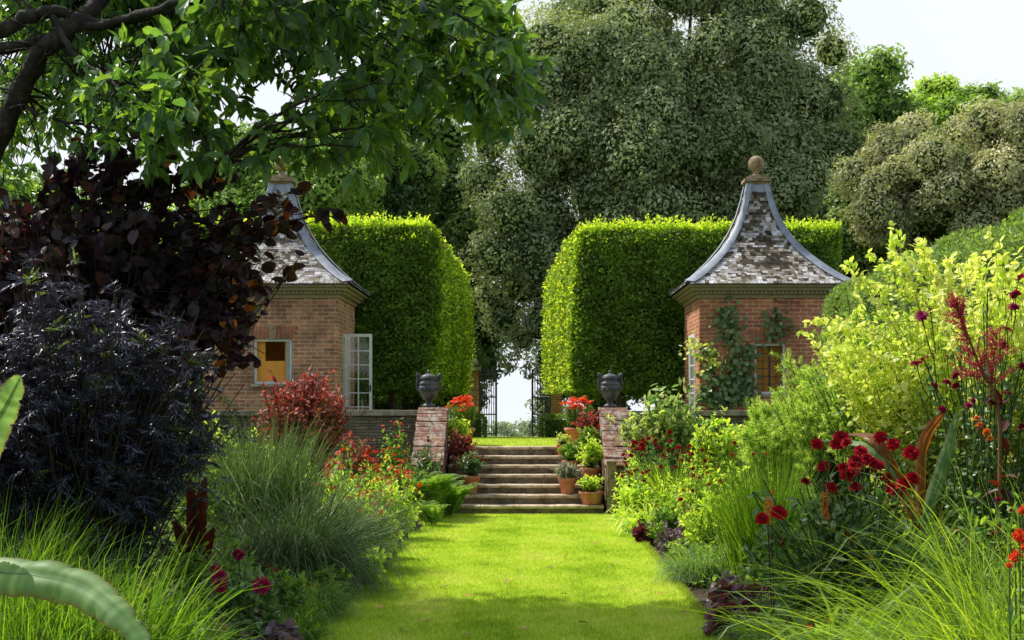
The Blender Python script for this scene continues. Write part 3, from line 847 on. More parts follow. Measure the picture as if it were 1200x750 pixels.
# low box hedges beside the gate and clipped yew tunnel hedge on the right
def clipped(name, x0, x1, y0, y1, z0, z1, lb, cat, m, n, sz, top_round=.15, parent_group=None):
    mb = MB()
    for _ in range(1):
        areas = dict(f=(x1 - x0) * (z1 - z0), s=(y1 - y0) * (z1 - z0), t=(x1 - x0) * (y1 - y0))
        tot = areas['f'] + 2 * areas['s'] + areas['t']
        for fc, ar in (('f', areas['f']), ('l', areas['s']), ('r', areas['s']), ('t', areas['t'])):
            k = int(n * ar / tot); a, b = U(0, 1, k), U(0, 1, k)
            if fc == 'f': P = np.stack([x0 + (x1 - x0) * a, np.full(k, y0), z0 + (z1 - z0) * b], 1); nn = np.array([0, -1., 0])
            elif fc in 'lr': P = np.stack([np.full(k, x0 if fc == 'l' else x1), y0 + (y1 - y0) * a, z0 + (z1 - z0) * b], 1); nn = np.array([-1. if fc == 'l' else 1., 0, 0])
            else: P = np.stack([x0 + (x1 - x0) * a, y0 + (y1 - y0) * b, np.full(k, z1)], 1); nn = np.array([0, 0, 1.])
            q = np.clip(1 - (z1 - P[:, 2]) / top_round, 0, 1)
            for d, ax_, sg in ((P[:, 0] - x0, 0, 1), (x1 - P[:, 0], 0, -1), (P[:, 1] - y0, 1, 1)):
                w_ = np.clip(1 - d / top_round, 0, 1); cut = np.maximum(0, np.hypot(q, w_) - 1) * top_round * .7
                P[:, 2] -= cut; P[:, ax_] += sg * cut
            wob = top_round * .09 * (np.sin(P[:, 1] * 1.9 + P[:, 2] * 2 + 1.3 * np.sin(P[:, 1] * .7)) + .6 * np.sin(P[:, 1] * 4.7 + P[:, 0] * 3)) + .02 * np.sin(P[:, 0] * 7 + P[:, 1] * 5)
            P += nn * (wob + U(-1, 1, k) ** 3 * sz * .8)[:, None]
            N = nrm(nn + rng.normal(size=(k, 3)) * .5)
            leaves(mb, P, rng.normal(size=(k, 3)) + nn * .5 + [0, 0, .3], N, U(sz * .6, sz * 1.3, k), sz * .45, T_DIA)
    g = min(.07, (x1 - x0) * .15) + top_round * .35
    mb.box(x0 + g, x1 - g, y0 + g, y1 - g, z0, z1 - g, 1)  # hidden dark core added to stop light passing through
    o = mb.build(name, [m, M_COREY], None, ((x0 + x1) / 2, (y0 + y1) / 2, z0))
    return tag(o, lb, cat, parent_group)


clipped('box_hedge', X(545, 38), X(567, 38), 38, 39.2, .72, Z(488, 38), 'low clipped green hedge block left of the iron gate', 'hedge', M_YEW, 6000, .05, .1, 'low clipped hedges by the gate')
clipped('box_hedge', X(635, 38), X(672, 38), 38, 39.2, .72, Z(488, 38), 'low clipped green hedge block right of the iron gate', 'hedge', M_YEW, 8000, .05, .1, 'low clipped hedges by the gate')
clipped('yew_hedge', 4.75, 6.6, 5.5, 23.3, 0, 3.66, 'tall rounded green hedge running behind the right border', 'hedge', M_YEW, 130000, .06, .6)
clipped('yew_hedge', -7.6, -5.4, 5.5, 22.5, 0, 2.6, 'dark green hedge behind the purple shrubs of the left border', 'hedge', M_DARK, 40000, .10, .4)

# ------------------------------------------------------------------ gates
def gate(x0, x1, lb):
    Y = 45.0; z0, z1 = .66, Z(437, Y)
    t = thing('iron_gate', lb, 'gate', (x0, Y, z0), 'iron gate leaves at the end of the terrace')
    ya, yb = Y, Y + .45
    def pt(u): return x0 + (x1 - x0) * u, ya + (yb - ya) * u
    mb = MB()
    for u in (0, 1): x, y = pt(u); tubes(mb, [(x, y, z0), (x, y, z1 + .12)], .035, 6)
    for z in (z0 + .08, z0 + .7, z0 + 1.25, z1 - .05):
        a, b = pt(0), pt(1); tubes(mb, [(a[0], a[1], z), (b[0], b[1], z)], .022, 5)
    mb.build('gate_frame', M_IRON, t)
    for i in range(1, 7):
        mb = MB(); x, y = pt(i / 7); tubes(mb, [(x, y, z0 + .05), (x, y, z1 + .1), (x, y, z1 + .2)], [[.013, .013, .003]], 5); mb.build('bar', M_IRON, t)


gate(X(562, 45), X(581, 45), 'black wrought iron gate leaf left of the gap')
gate(X(645, 45), X(624, 45), 'black wrought iron gate leaf right of the gap')
for px, lb in ((555, 'brick gate pier left of the iron gate'), (652, 'brick gate pier right of the iron gate')):
    x = X(px, 45.1); t = thing('gate_pier', lb, 'gate pier', (x, 45.1, .65), 'brick piers of the iron gate')
    mb = MB(); mb.box(x - .18, x + .18, 44.95, 45.3, .55, 2.75); mb.build('pier', M_BRICKL, t)
    mb = MB(); mb.box(x - .23, x + .23, 44.9, 45.35, 2.752, 2.86); V, f = ico((x, 45.12, 3.0), .15, 3); mb.add(V, f, smooth=True); mb.build('cap', M_COPE, t)

# ------------------------------------------------------------------ background trees
def tree(name, lb, cat, cx, cy, z0, zc, rx, ry, rz, nl, lr, nleaf, lsz, m, core=True, trunk=.4, group=None, extra=None, gap=0.0, droop=-.2, sq=1.0, shape=None):
    t = thing(name, lb, cat, (cx, cy, z0), group)
    mb = MB()
    cs = []
    d = rdir(nl)
    d[:, 1] = np.where(U(0, 1, nl) < .6, -np.abs(d[:, 1]), d[:, 1])
    rr_ = np.where(U(0, 1, nl) < .75, U(.72, 1.0, nl), U(.2, .7, nl))
    C = np.array([cx, cy, zc]) + d * rr_[:, None] * np.array([rx, ry, rz])
    if shape: C = shape(C)
    R = U(lr * .6, lr * 1.35, nl)
    if extra is not None:
        C = np.concatenate([C, np.array([e[:3] for e in extra])]); R = np.concatenate([R, [e[3] for e in extra]]); nl = len(C)
    k = max(8, int(nleaf / nl)); w = R ** 2 / (R ** 2).mean()
    lobe_r = U(0, 1, nl)
    for i in range(nl):
        kk = int(k * w[i])
        dd = rdir(kk)
        q = 1 + .22 * np.sin(dd[:, 0] * 6 + i) * np.sin(dd[:, 2] * 7 + 2 * i) + .12 * np.sin(dd[:, 1] * 13 + i)
        rad = R[i] * (1 - .45 * U(0, 1, kk) ** 2.2) * q
        P = C[i] + dd * rad[:, None] * np.array([1, 1, .85 * sq])
        N = nrm(dd + [0, 0, .25] + rng.normal(size=(kk, 3)) * .38)
        D = rng.normal(size=(kk, 3)) * .9 + [0, 0, droop]
        D = D - N * (D * N).sum(1, keepdims=True) * .8
        L = lsz * (.45 + 1.1 * U(0, 1, kk) ** 1.6)
        shade = np.clip(.35 + .4 * (rad / R[i] - .6) + .35 * (lobe_r[i] - .5) + U(-.2, .2, kk) + .15 * dd[:, 2], 0, 1)  # crown shade put into leaf brightness, darker inside and below
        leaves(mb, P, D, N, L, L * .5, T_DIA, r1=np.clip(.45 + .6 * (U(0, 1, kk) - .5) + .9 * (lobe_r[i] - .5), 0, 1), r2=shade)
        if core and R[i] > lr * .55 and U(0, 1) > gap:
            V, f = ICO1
            mb.add(V * R[i] * .62 + C[i], f, None, 1)  # dark core added inside the lobe against light leaking through
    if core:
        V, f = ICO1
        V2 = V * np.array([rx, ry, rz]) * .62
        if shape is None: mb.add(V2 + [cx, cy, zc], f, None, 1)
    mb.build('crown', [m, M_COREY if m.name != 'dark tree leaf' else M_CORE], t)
    mb = MB(); k = 8
    zt = np.linspace(z0 - .2, zc, k)
    base = np.stack([cx + .15 * trunk * np.sin(zt), np.full(k, cy), zt], 1)
    tubes(mb, base, np.linspace(trunk, trunk * .4, k), 10)
    mb.build('trunk', M_BARK2, t)
    mb = MB()
    idx = rng.choice(nl, min(nl, 26), replace=False)
    A_ = np.stack([np.full(len(idx), cx), np.full(len(idx), cy), z0 + (zc - z0) * U(.35, .95, len(idx))], 1)
    Cc = C[idx]
    tubes(mb, bez(A_, (A_ + Cc) / 2 + [0, 0, -.3], Cc, 6), np.linspace(trunk * .35, trunk * .08, 6)[None], 6)
    mb.build('limbs', M_BARK2, t)
    return t


def at(px, py, Y): return (X(px, Y), Y, Z(py, Y))


# large evergreen oak
ex = []
Yo = 58
for px, py, r_ in ((600, 250, 1.5), (580, 300, 1.3), (610, 330, 1.4), (640, 300, 1.7), (590, 370, .9), (612, 395, .8), (632, 380, 1.0), (645, 420, .9), (655, 455, .8), (575, 345, .8), (598, 420, .5), (622, 432, .45), (572, 215, 1.3), (640, 475, .7), (632, 498, .5),
                  (650, 350, 1.5), (700, 330, 2), (640, 60, 1.8), (670, 30, 1.8), (720, 10, 2), (600, 110, 1.2), (610, 60, 1.0), (575, 170, 1.0),
                  (960, 120, 1.6), (985, 180, 1.5), (995, 250, 1.6), (975, 60, 1.0), (945, 20, 1.3), (890, 15, 1.3)):
    ex.append((*at(px, py, Yo - U(-2, 2)), r_))
c = at(785, 190, Yo)
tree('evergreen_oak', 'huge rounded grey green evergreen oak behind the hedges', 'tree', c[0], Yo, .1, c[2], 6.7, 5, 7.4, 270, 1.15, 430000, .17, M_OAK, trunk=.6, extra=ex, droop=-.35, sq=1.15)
# dark trees left of it
for i, (px, py, Y, rx, rz, nl, lr, m, nm, lb, lsz, nf) in enumerate([
    (455, 250, 66, 3.6, 6.0, 70, 1.3, M_DARK, 'dark_tree', 'tall dark green tree between the magnolia and the evergreen oak', .26, 60000),
    (540, 330, 64, 1.9, 5.0, 40, 1.0, M_DARK, 'dark_tree', 'narrow dark tree hugging the left side of the evergreen oak', .24, 30000),
    (340, 250, 52, 3.6, 2.7, 60, 1.0, M_MID, 'leafy_tree', 'sunlit mid green tree above the left pavilion roof', .2, 70000),
    (430, 215, 56, 2.6, 2.0, 40, .9, M_DARK, 'leafy_tree', 'dark rounded tree top behind the left clipped hedge', .2, 40000),
    (225, 440, 37, 1.6, 1.5, 30, .6, M_MID, 'leafy_tree', 'green bush peeping out at the left side of the left pavilion', .12, 26000),
    (10, 330, 42, 3.0, 3.0, 40, 1.0, M_MID, 'leafy_tree', 'green tree at the far left edge behind the dark shrubs', .22, 26000),
    (150, 330, 50, 4.2, 2.4, 40, 1.1, M_MID, 'leafy_tree', 'green tree half hidden behind the purple shrub', .24, 26000),
    (1010, 215, 74, 2.6, 6.5, 60, 1.2, M_MID, 'leafy_tree', 'mid green tree at the right shoulder of the evergreen oak', .28, 50000),
    (1110, 150, 82, 3.3, 2.9, 50, 1.0, M_LIGHT, 'leafy_tree', 'bright light green tree top against the sky at right', .28, 34000),
    (1230, 150, 84, 3.2, 2.4, 36, 1.0, M_MID, 'leafy_tree', 'green tree at the far right edge behind the olive bush', .28, 20000),
    (1115, 230, 48, 3.7, 2.7, 90, .75, M_OLIVE, 'olive_bush', 'large olive grey bush above the right hedge', .13, 130000),
    (1220, 215, 46, 2.3, 2.6, 50, .75, M_OLIVE, 'olive_bush', 'olive grey bush cut by the right edge', .13, 60000),
    (1000, 300, 50, 1.6, 2.2, 26, .7, M_DARK, 'dark_bush', 'dark green bush behind the right pavilion roof', .16, 26000),
    (700, 440, 62, 2.6, 1.9, 30, .8, M_DARK, 'dark_bush', 'dark undergrowth behind the right clipped hedge', .22, 14000),
    (480, 440, 60, 3.2, 2.0, 30, .8, M_DARK, 'dark_bush', 'dark undergrowth behind the left clipped hedge', .22, 16000),
]):
    c = at(px, py, Y)
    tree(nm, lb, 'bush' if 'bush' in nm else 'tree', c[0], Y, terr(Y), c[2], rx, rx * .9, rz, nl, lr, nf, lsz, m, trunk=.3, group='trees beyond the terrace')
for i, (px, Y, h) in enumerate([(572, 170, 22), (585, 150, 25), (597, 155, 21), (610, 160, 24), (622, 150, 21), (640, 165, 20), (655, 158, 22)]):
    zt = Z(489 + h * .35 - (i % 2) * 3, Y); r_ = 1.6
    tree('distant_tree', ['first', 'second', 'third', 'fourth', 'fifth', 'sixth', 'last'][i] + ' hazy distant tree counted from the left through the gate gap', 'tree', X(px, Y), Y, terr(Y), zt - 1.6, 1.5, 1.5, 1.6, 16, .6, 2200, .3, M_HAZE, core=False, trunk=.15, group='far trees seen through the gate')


# ------------------------------------------------------------------ magnolia reaching in from the left
def whorls(mb, P, D, nper, L, W, tpl, r1=None, r2=None, droop=.35, spread=1.0, jit=.03):
    """leaf clusters at twig ends"""
    n = len(P); D = nrm(D)
    for i in range(nper):
        dd = nrm(D * U(.2, .9, n)[:, None] + nrm(rng.normal(size=(n, 3))) * spread - np.array([0, 0, 1]) * droop)
        N = nrm(np.array([0, 0, 1.0]) + rng.normal(size=(n, 3)) * .45)
        leaves(mb, P + rng.normal(size=(n, 3)) * jit - D * U(0, .12, n)[:, None], dd, N, U(L[0], L[1], n), U(W[0], W[1], n), tpl,
               r1=r1, r2=None if r2 is None else np.clip(r2 + U(-.25, .25, n), 0, 1))


mag = thing('magnolia', 'large spreading magnolia with a dark mossy limb reaching in at top left', 'tree', (-5.6, 11.6, 0))
def path(pts, k=24):
    """smooth curve through points"""
    pts = np.array(pts, float); n = len(pts)
    P = np.vstack([2 * pts[0] - pts[1], pts, 2 * pts[-1] - pts[-2]]); outp = []
    for u in np.linspace(0, n - 1 - 1e-6, k):
        i = int(u); f = u - i; a, b, c_, d = P[i:i + 4]
        outp.append(.5 * (2 * b + (c_ - a) * f + (2 * a - 5 * b + 4 * c_ - d) * f ** 2 + (3 * b - a - 3 * c_ + d) * f ** 3))
    return np.array(outp)


limbs = []
def limb(pts, r0, r1, k=26):
    p_ = path(pts, k); p_[1:-1] += rng.normal(size=(k - 2, 3)) * .012
    limbs.append(p_)
    mb = MB(); rr = np.linspace(r0, r1, k) * (1 + .10 * np.sin(np.arange(k) * 1.9)); tubes(mb, p_[None], rr[None], 12)
    return mb.build('limb', M_BARK, mag)


mb = MB(); p_ = path([(-5.6, 11.6, -.1), (-5.5, 11.6, 1.0), (-5.0, 11.5, 2.3), at(-60, 300, 11.3)], 16); limbs.append(p_); tubes(mb, p_[None], np.linspace(.24, .14, 16)[None], 12); mb.build('trunk', M_BARK, mag)
limb([at(-60, 300, 11.3), at(5, 150, 11.2), at(35, 85, 11.1), at(68, 42, 11), at(110, 10, 11.2), at(160, -60, 11.6)], .09, .055)
limb([at(-80, 60, 11.0), at(0, 38, 11), at(30, 20, 11), at(62, 14, 11.05), at(110, 27, 11.1), at(165, 20, 11.2), at(250, 0, 11.8), at(330, -12, 12.2), at(430, 5, 12.8), at(520, 40, 13.2)], .062, .02, 34)
limb([at(-60, 60, 11.4), at(20, 55, 11.3), at(75, 40, 11.1), at(140, 24, 11.0), at(200, 5, 10.6), at(300, -40, 10.4)], .05, .025)
limb([at(62, 20, 11), at(85, 60, 10.8), at(120, 92, 10.6), at(165, 118, 10.4), at(215, 150, 10.2), at(262, 185, 10.2)], .028, .008)
limb([at(250, 0, 11.8), at(300, 60, 12), at(350, 110, 12.1), at(395, 120, 12.2)], .03, .008)
limb([at(330, -12, 12.2), at(380, 20, 12.6), at(430, 80, 12.8), at(450, 150, 12.9)], .03, .008)
limb([at(430, 5, 12.8), at(500, 20, 12.4), at(570, 60, 12.2), at(600, 110, 12.2)], .03, .008)
limb([at(20, 120, 11.2), at(60, 140, 10.9), at(110, 150, 10.8), at(150, 175, 10.8)], .02, .006)
limb([at(110, 10, 11.2), at(130, -80, 12.6), at(250, -160, 13.6)], .06, .02)
lowb = [(-40, 235), (20, 225), (60, 180), (110, 165), (150, 180), (215, 190), (245, 195), (265, 120), (300, 75), (345, 95), (370, 165), (400, 188), (420, 190), (455, 188), (470, 120), (520, 130), (550, 145), (575, 155), (600, 150), (628, 125), (640, 100)]
lbx, lby = zip(*lowb)
n = 470
px = np.concatenate([U(170, 605, 210), U(-60, 640, 130), U(-50, 190, 130)]); Y = U(10.0, 14.6, n)
top = -45
lo = np.interp(px, lbx, lby) - 12
py = top + (lo - top) * U(0, 1, n) ** .75
rightb = 585 + np.clip(py, 0, 110) * .35
px = np.minimum(px, rightb - U(0, 40, n))
keep = ~((px > 250) & (px < 410) & (py > 40) & (U(0, 1, n) < .55)) & ~((px > 268) & (px < 392) & (py > 52)) & ~((px < 150) & (py > 20) & (U(0, 1, n) < -1)) & ~((px > 395) & (px < 455) & (py > 50) & (py < 85) & (U(0, 1, n) < .8))
Y = np.where((px < 230) & (py < 75) | (px < 95), U(12.2, 15.0, n), Y)
px, py, Y = px[keep], py[keep], Y[keep]; n = len(px)
E = np.stack([(px - CX) * Y / F, Y, H - (py - CY) * Y / F], 1)
m_ = 300; E2 = np.stack([U(-5.2, -2.3, m_), U(11.4, 14.6, m_), np.zeros(m_)], 1); E2[:, 2] = H + (CY + 25) * E2[:, 1] / F + U(0, 1.3, m_)  # extra canopy above the frame, added to deepen the lawn shadow
E = np.concatenate([E, E2]); n = len(E)
LP = np.concatenate([l[8:] if len(l) > 20 else l[-3:] for l in limbs])
j = np.array([np.argmin(((LP - e) ** 2).sum(1) + 1.5 * np.maximum(0, e[2] - LP[:, 2]) * 0) for e in E])
B0 = LP[j]
mid = (B0 + E) / 2 + np.array([0, 0, .12]) + rng.normal(size=(n, 3)) * .12
mb = MB(); BR = bez(B0, mid, E, 7); BR[:, 1:-1] += rng.normal(size=(n, 5, 3)) * .025
tubes(mb, BR, np.linspace(.014, .005, 7)[None], 4)
tw_s, tw_e = [], []
for q in range(5):
    k_ = rng.integers(2, 7, n); S_ = BR[np.arange(n), k_]; e_ = S_ + rdir(n) * U(.12, .34, n)[:, None] + [0, 0, -.04]
    tw_s.append(S_); tw_e.append(e_)
tw_s = np.concatenate(tw_s); tw_e = np.concatenate(tw_e)
tubes(mb, bez(tw_s, (tw_s + tw_e) / 2 + rng.normal(size=tw_s.shape) * .03, tw_e, 4), .004, 3)
# bare lichened twigs on the big limb
m_ = 60; s_ = limbs[1][rng.integers(4, 26, m_)]; e_ = s_ + rdir(m_) * U(.15, .5, m_)[:, None]
tubes(mb, bez(s_, (s_ + e_) / 2 + rng.normal(size=s_.shape) * .07, e_, 6), .006, 4)
mb.build('branches', M_BARK, mag)
mb = MB()
tip = np.concatenate([E, tw_e]); td = np.concatenate([BR[:, -1] - BR[:, -2], tw_e - tw_s])
pz = CX + F * tip[:, 0] / tip[:, 1]
shade = np.where(pz < 230, .75, .35)
small = np.where(pz < 170, .7, 1.0)
for i in range(6):
    nn_ = len(tip); D_ = nrm(nrm(td) * U(.2, .8, nn_)[:, None] + rdir(nn_) - [0, 0, .45])
    N_ = nrm(np.array([0, 0, 1.0]) + rng.normal(size=(nn_, 3)) * .5)
    L_ = U(.12, .20, nn_) * small
    leaves(mb, tip + rng.normal(size=(nn_, 3)) * .02, D_, N_, L_, L_ * U(.42, .52, nn_), T_OVAL, r2=np.clip(shade + U(-.3, .3, nn_), 0, 1))
mb.build('crown', M_MAG, mag)

# ------------------------------------------------------------------ shrubs and border plants
def shoots(c, r, h0, h1, n, base_r=.15, k=7, arch=.0, lump=.25, low=-.2, back=True, seed=0.0):
    """stems from the base out to an uneven crown; c=(x,y,zc), r=(rx,ry,rz)"""
    d = rdir(n); d[:, 2] = np.where(d[:, 2] < low, -d[:, 2], d[:, 2])
    q = 1 + lump * np.sin(d[:, 0] * 4 + seed) * np.sin(d[:, 1] * 5 + seed * 2) + lump * .6 * np.sin(d[:, 2] * 7 + d[:, 0] * 6 + seed)
    rr = U(.62, 1.0, n) * q
    E_ = np.array(c) + d * rr[:, None] * np.array(r)
    a = U(0, 6.28, n); b = base_r * np.sqrt(U(0, 1, n))
    S_ = np.stack([c[0] + b * np.cos(a), c[1] + b * np.sin(a), np.full(n, h0)], 1)
    M_ = S_ * .45 + E_ * .55; M_[:, 2] += h1 + arch
    M_[:, :2] = S_[:, :2] * .6 + E_[:, :2] * .4
    P_ = bez(S_, M_, E_, k); P_[:, 1:-1] += rng.normal(size=(n, k - 2, 3)) * .012
    return P_


def along(P_, t):
    """points and tangents at parameters t (n,m) of shoots P_ (n,k,3)"""
    n, k, _ = P_.shape
    u = t * (k - 1); i = np.clip(u.astype(int), 0, k - 2); f = (u - i)[..., None]
    r = np.arange(n)[:, None]
    a, b = P_[r, i], P_[r, i + 1]
    return a * (1 - f) + b * f, nrm(b - a)


def leafy(mb, P_, m, t0, L, W, tpl, mat=0, droop=.2, up=.0, spread=1.0, r1=None, nup=.6):
    n = len(P_)
    t = t0 + (1 - t0) * U(0, 1, (n, m)) ** .8
    p, tg = along(P_, t)
    p = p.reshape(-1, 3); tg = tg.reshape(-1, 3); k = len(p)
    D = tg * .45 + rdir(k) * spread + [0, 0, up - droop]
    N = nrm(np.array([0, 0, nup]) + rng.normal(size=(k, 3)) * .5)
    zn = p[:, 2]; rng_z = max(.05, zn.max() - zn.min())
    r2 = np.clip((t.reshape(-1) - t0) / (1 - t0) * .5 + (zn - zn.min()) / rng_z * .3 + U(-.2, .2, k), 0, 1)
    rs = np.repeat(U(0, 1, n), m)
    leaves(mb, p, D, N, U(L[0], L[1], k), U(W[0], W[1], k), tpl, r1=np.clip(rs * .5 + U(0, .5, k), 0, 1) if r1 is None else r1, r2=r2, mat=mat)


def shrub(name, lb, cat, c, r, n, m, L, W, mat, tpl=T_OVAL, stem=M_TWIG, t0=.5, droop=.2, up=0, sr=.008, h0=0.0, arch=0, group=None, base_r=.15, low=-.2, extra=None, lump=.25, seed=0.0, fol='foliage', nup=.6):
    t = thing(name, lb, cat, (c[0], c[1], h0), group)
    P_ = shoots(c, r, h0, 0, n, base_r, arch=arch, low=low, lump=lump, seed=seed)
    if extra is not None: P_ = np.concatenate([P_, extra])
    mb = MB(); leafy(mb, P_, m, t0, L, W, tpl, droop=droop, up=up, nup=nup); mb.build(fol, mat, t)
    mb = MB(); tubes(mb, P_, np.linspace(sr, sr * .35, P_.shape[1])[None], 4); mb.build('stem', stem, t)
    return t, P_


# --- flowers, shared meshes
def petals_mesh(kind):
    mb = MB()
    if kind == 'double':      # rose or decorative dahlia head, unit radius
        for ring, (el, k, L, w, z) in enumerate([(-.15, 9, 1.0, .62, 0), (.2, 9, .92, .58, .06), (.55, 8, .8, .52, .12), (.9, 6, .62, .42, .18), (1.25, 4, .42, .32, .22)]):
            a = np.arange(k) / k * 6.283 + ring * .5 + U(-.12, .12, k); e = el + U(-.15, .15, k)
            D = np.stack([np.cos(a) * np.cos(e), np.sin(a) * np.cos(e), np.sin(e)], 1)
            leaves(mb, np.tile([0, 0, z], (k, 1)), D, np.tile([0, 0, 1.0], (k, 1)), U(.85, 1.1, k) * L, w, T_ROUND, r1=U(0, 1, k) * .6 + .1 * ring, r2=U(.1, .3, k) + .12 * (4 - ring))
    elif kind == 'ball':
        k = 90; d = rdir(k); leaves(mb, d * .25, d, rdir(k), U(.6, .85, k), .38, T_OVAL)
    elif kind == 'single':
        k = 8; a = np.arange(k) / k * 6.283; e = U(-.1, .35, k)
        D = np.stack([np.cos(a), np.sin(a), np.sin(e)], 1); leaves(mb, D * .08, D, np.tile([0, 0, 1.0], (k, 1)), U(.85, 1.05, k), .55, T_ROUND)
        k = 14; d = rdir(k); d[:, 2] = abs(d[:, 2]); leaves(mb, d * .05, d, rdir(k), .3, .14, T_DIA, r1=np.zeros(k), r2=np.zeros(k))
    elif kind == 'lily':
        for c_ in range(9):
            o = np.array([U(-1, 1), U(-1, 1), U(-.3, .5)]); k = 6; a = np.arange(k) / k * 6.283 + c_; e = U(.35, .8, k)
            D = np.stack([np.cos(a) * np.cos(e), np.sin(a) * np.cos(e), np.sin(e)], 1); leaves(mb, np.tile(o, (k, 1)), D, np.tile([0, 0, 1.0], (k, 1)), U(.7, .95, k), .3, T_OVAL)
    elif kind == 'poker':
        k = 170; z = U(0, 1, k); a = U(0, 6.28, k); rr = .12 * (1 - z ** 2.5) + .02
        P_ = np.stack([np.cos(a) * rr * .4, np.sin(a) * rr * .4, z * 1.0 + .1], 1); D = np.stack([np.cos(a) * .6, np.sin(a) * .6, -.6 + z], 1)
        leaves(mb, P_, D, rdir(k), .11, .045, T_OVAL, r1=1 - z, r2=U(.3, .8, k))
    elif kind == 'bunch':
        k = 26; d = rdir(k) * U(.2, 1, k)[:, None]
        for q in range(5): leaves(mb, d, rdir(k) + [0, 0, .3], rdir(k), .33, .26, T_OVAL)
    return mb


FM = {}
def flower(kind, mat, loc, r, parent, tilt=None, name='flower'):
    """loc in world; first of a kind makes the mesh, the rest share it"""
    key = (kind, mat.name)
    if key not in FM:
        o = petals_mesh(kind).build(name, mat); FM[key] = o.data; 
    else:
        o = bpy.data.objects.new(name, FM[key]); col.objects.link(o)
    o.parent = parent
    o.location = Vector(loc) - origin(parent)
    o.scale = (r, r, r * U(.8, 1.05))
    o.rotation_euler = (U(-.2, .9), U(-.5, .5), U(0, 6.28)) if tilt is None else tilt
    return o


def stalks_to(parent, pts, base, r=.004, wob=.05):
    """one stalk per flower head, leaving the foliage a hand's breadth below it"""
    pts = np.array(pts); n = len(pts)
    S_ = np.tile(base, (n, 1)) + rng.normal(size=(n, 3)) * [.1, .1, 0]
    v = pts - S_; dl = np.linalg.norm(v, axis=1, keepdims=True); S_ = pts - v * np.minimum(1, .34 / dl)
    M_ = (S_ + pts) / 2 + rng.normal(size=(n, 3)) * wob * .3
    for p_ in bez(S_, M_, pts, 6):
        mb = MB(); tubes(mb, p_[None], r, 4); mb.build('flower_stalk', M_STEM, parent)


# purple leaved tree-shrub
c = at(95, 335, 11.7)
tips = [at(262, 350, 11.4), at(255, 385, 11.4), at(240, 420, 11.3), at(262, 372, 11.6), at(385, 250, 11.0), at(350, 235, 11.1), at(330, 262, 11.3), at(290, 250, 11.4), at(300, 330, 11.2), at(280, 335, 11.4), at(300, 300, 11.3), at(285, 210, 11.5), at(250, 200, 11.5), at(280, 380, 11.1), at(265, 395, 11.2), at(262, 420, 11.0), at(300, 412, 11.0), at(290, 350, 11.3), at(270, 370, 11.2), at(210, 190, 11.8), at(130, 185, 11.5), at(150, 180, 11.4), at(180, 215, 11.5), at(95, 190, 11.6)]
E_ = np.array([t_ for t_ in tips for _ in range(3)]) + rng.normal(size=(72, 3)) * .09
S_ = np.array(c) + rng.normal(size=(72, 3)) * [.5, .3, .4]
ext = bez(S_, (S_ + E_) / 2 + [0, 0, .18], E_, 7)
t, P_ = shrub('purple_hazel', 'tall purple black shrub with large round leaves in front of the left pavilion', 'shrub', c, (1.6, 1.0, 1.04), 350, 24, (.075, .135), (.065, .11), M_PURP, T_ROUND, t0=.25, droop=.25, sr=.009, extra=ext, base_r=.3, lump=.2, seed=1.0)
mb = MB(); k = 90; sel = P_[rng.integers(350, 410, k)]; p, tg = along(sel, U(.8, 1, (k, 1))); leaves(mb, p.reshape(-1, 3), rdir(k) + [0, 0, -.3], rdir(k), .09, .08, T_ROUND); mb.build('amber_leaves', M_AMBER, t)

# black elder with finely cut leaves
c = at(95, 470, 9.6)
el = thing('black_elder', 'black elder with finely cut feathery leaves filling the left border', 'shrub', (c[0], c[1], 0))
P_ = shoots((c[0], c[1], c[2] - .05), (1.12, .85, .92), 0, .1, 330, .25, lump=.22, low=-.6, seed=2.0)
mb = MB()
m_ = 12; tt = U(.3, 1, (len(P_), m_)); p, tg = along(P_, tt); p = p.reshape(-1, 3); tg = tg.reshape(-1, 3); k = len(p)
D0 = nrm(tg * .3 + rdir(k) + [0, 0, .15]); S0 = nrm(np.cross(D0, [0, 0, 1.0]) + 1e-4)
young = U(0, 1, k) < .045
for q, (u, s_) in enumerate([(.25, -1), (.25, 1), (.5, -1), (.5, 1), (.72, -1), (.72, 1), (.9, 0)]):
    base = p + D0 * (u * .13) + [0, 0, -.03 * u * u]
    Dq = nrm(D0 * .75 + S0 * s_ * .9 + [0, 0, -.25 * u]) 
    for fk in range(3):   # each leaflet is cut into narrow lobes
        Df = nrm(Dq + S0 * (fk - 1) * .38 + rng.normal(size=(k, 3)) * .12)
        for sel, mt in ((~young, 0), (young, 1)):
            leaves(mb, base[sel], Df[sel], nrm(np.array([0, 0, 1.]) + rng.normal(size=(sel.sum(), 3)) * .35), U(.05, .095, sel.sum()), .011, T_DIA, mat=mt, r2=np.clip(tt.reshape(-1)[sel] * 1.4 - .7 + U(-.1, .3, sel.sum()), 0, 1))
mb.build('foliage', [M_ELDER, M_ELDG], el)
mb = MB(); tubes(mb, P_, np.linspace(.008, .003, 7)[None], 4); mb.build('stem', M_TWIG, el)


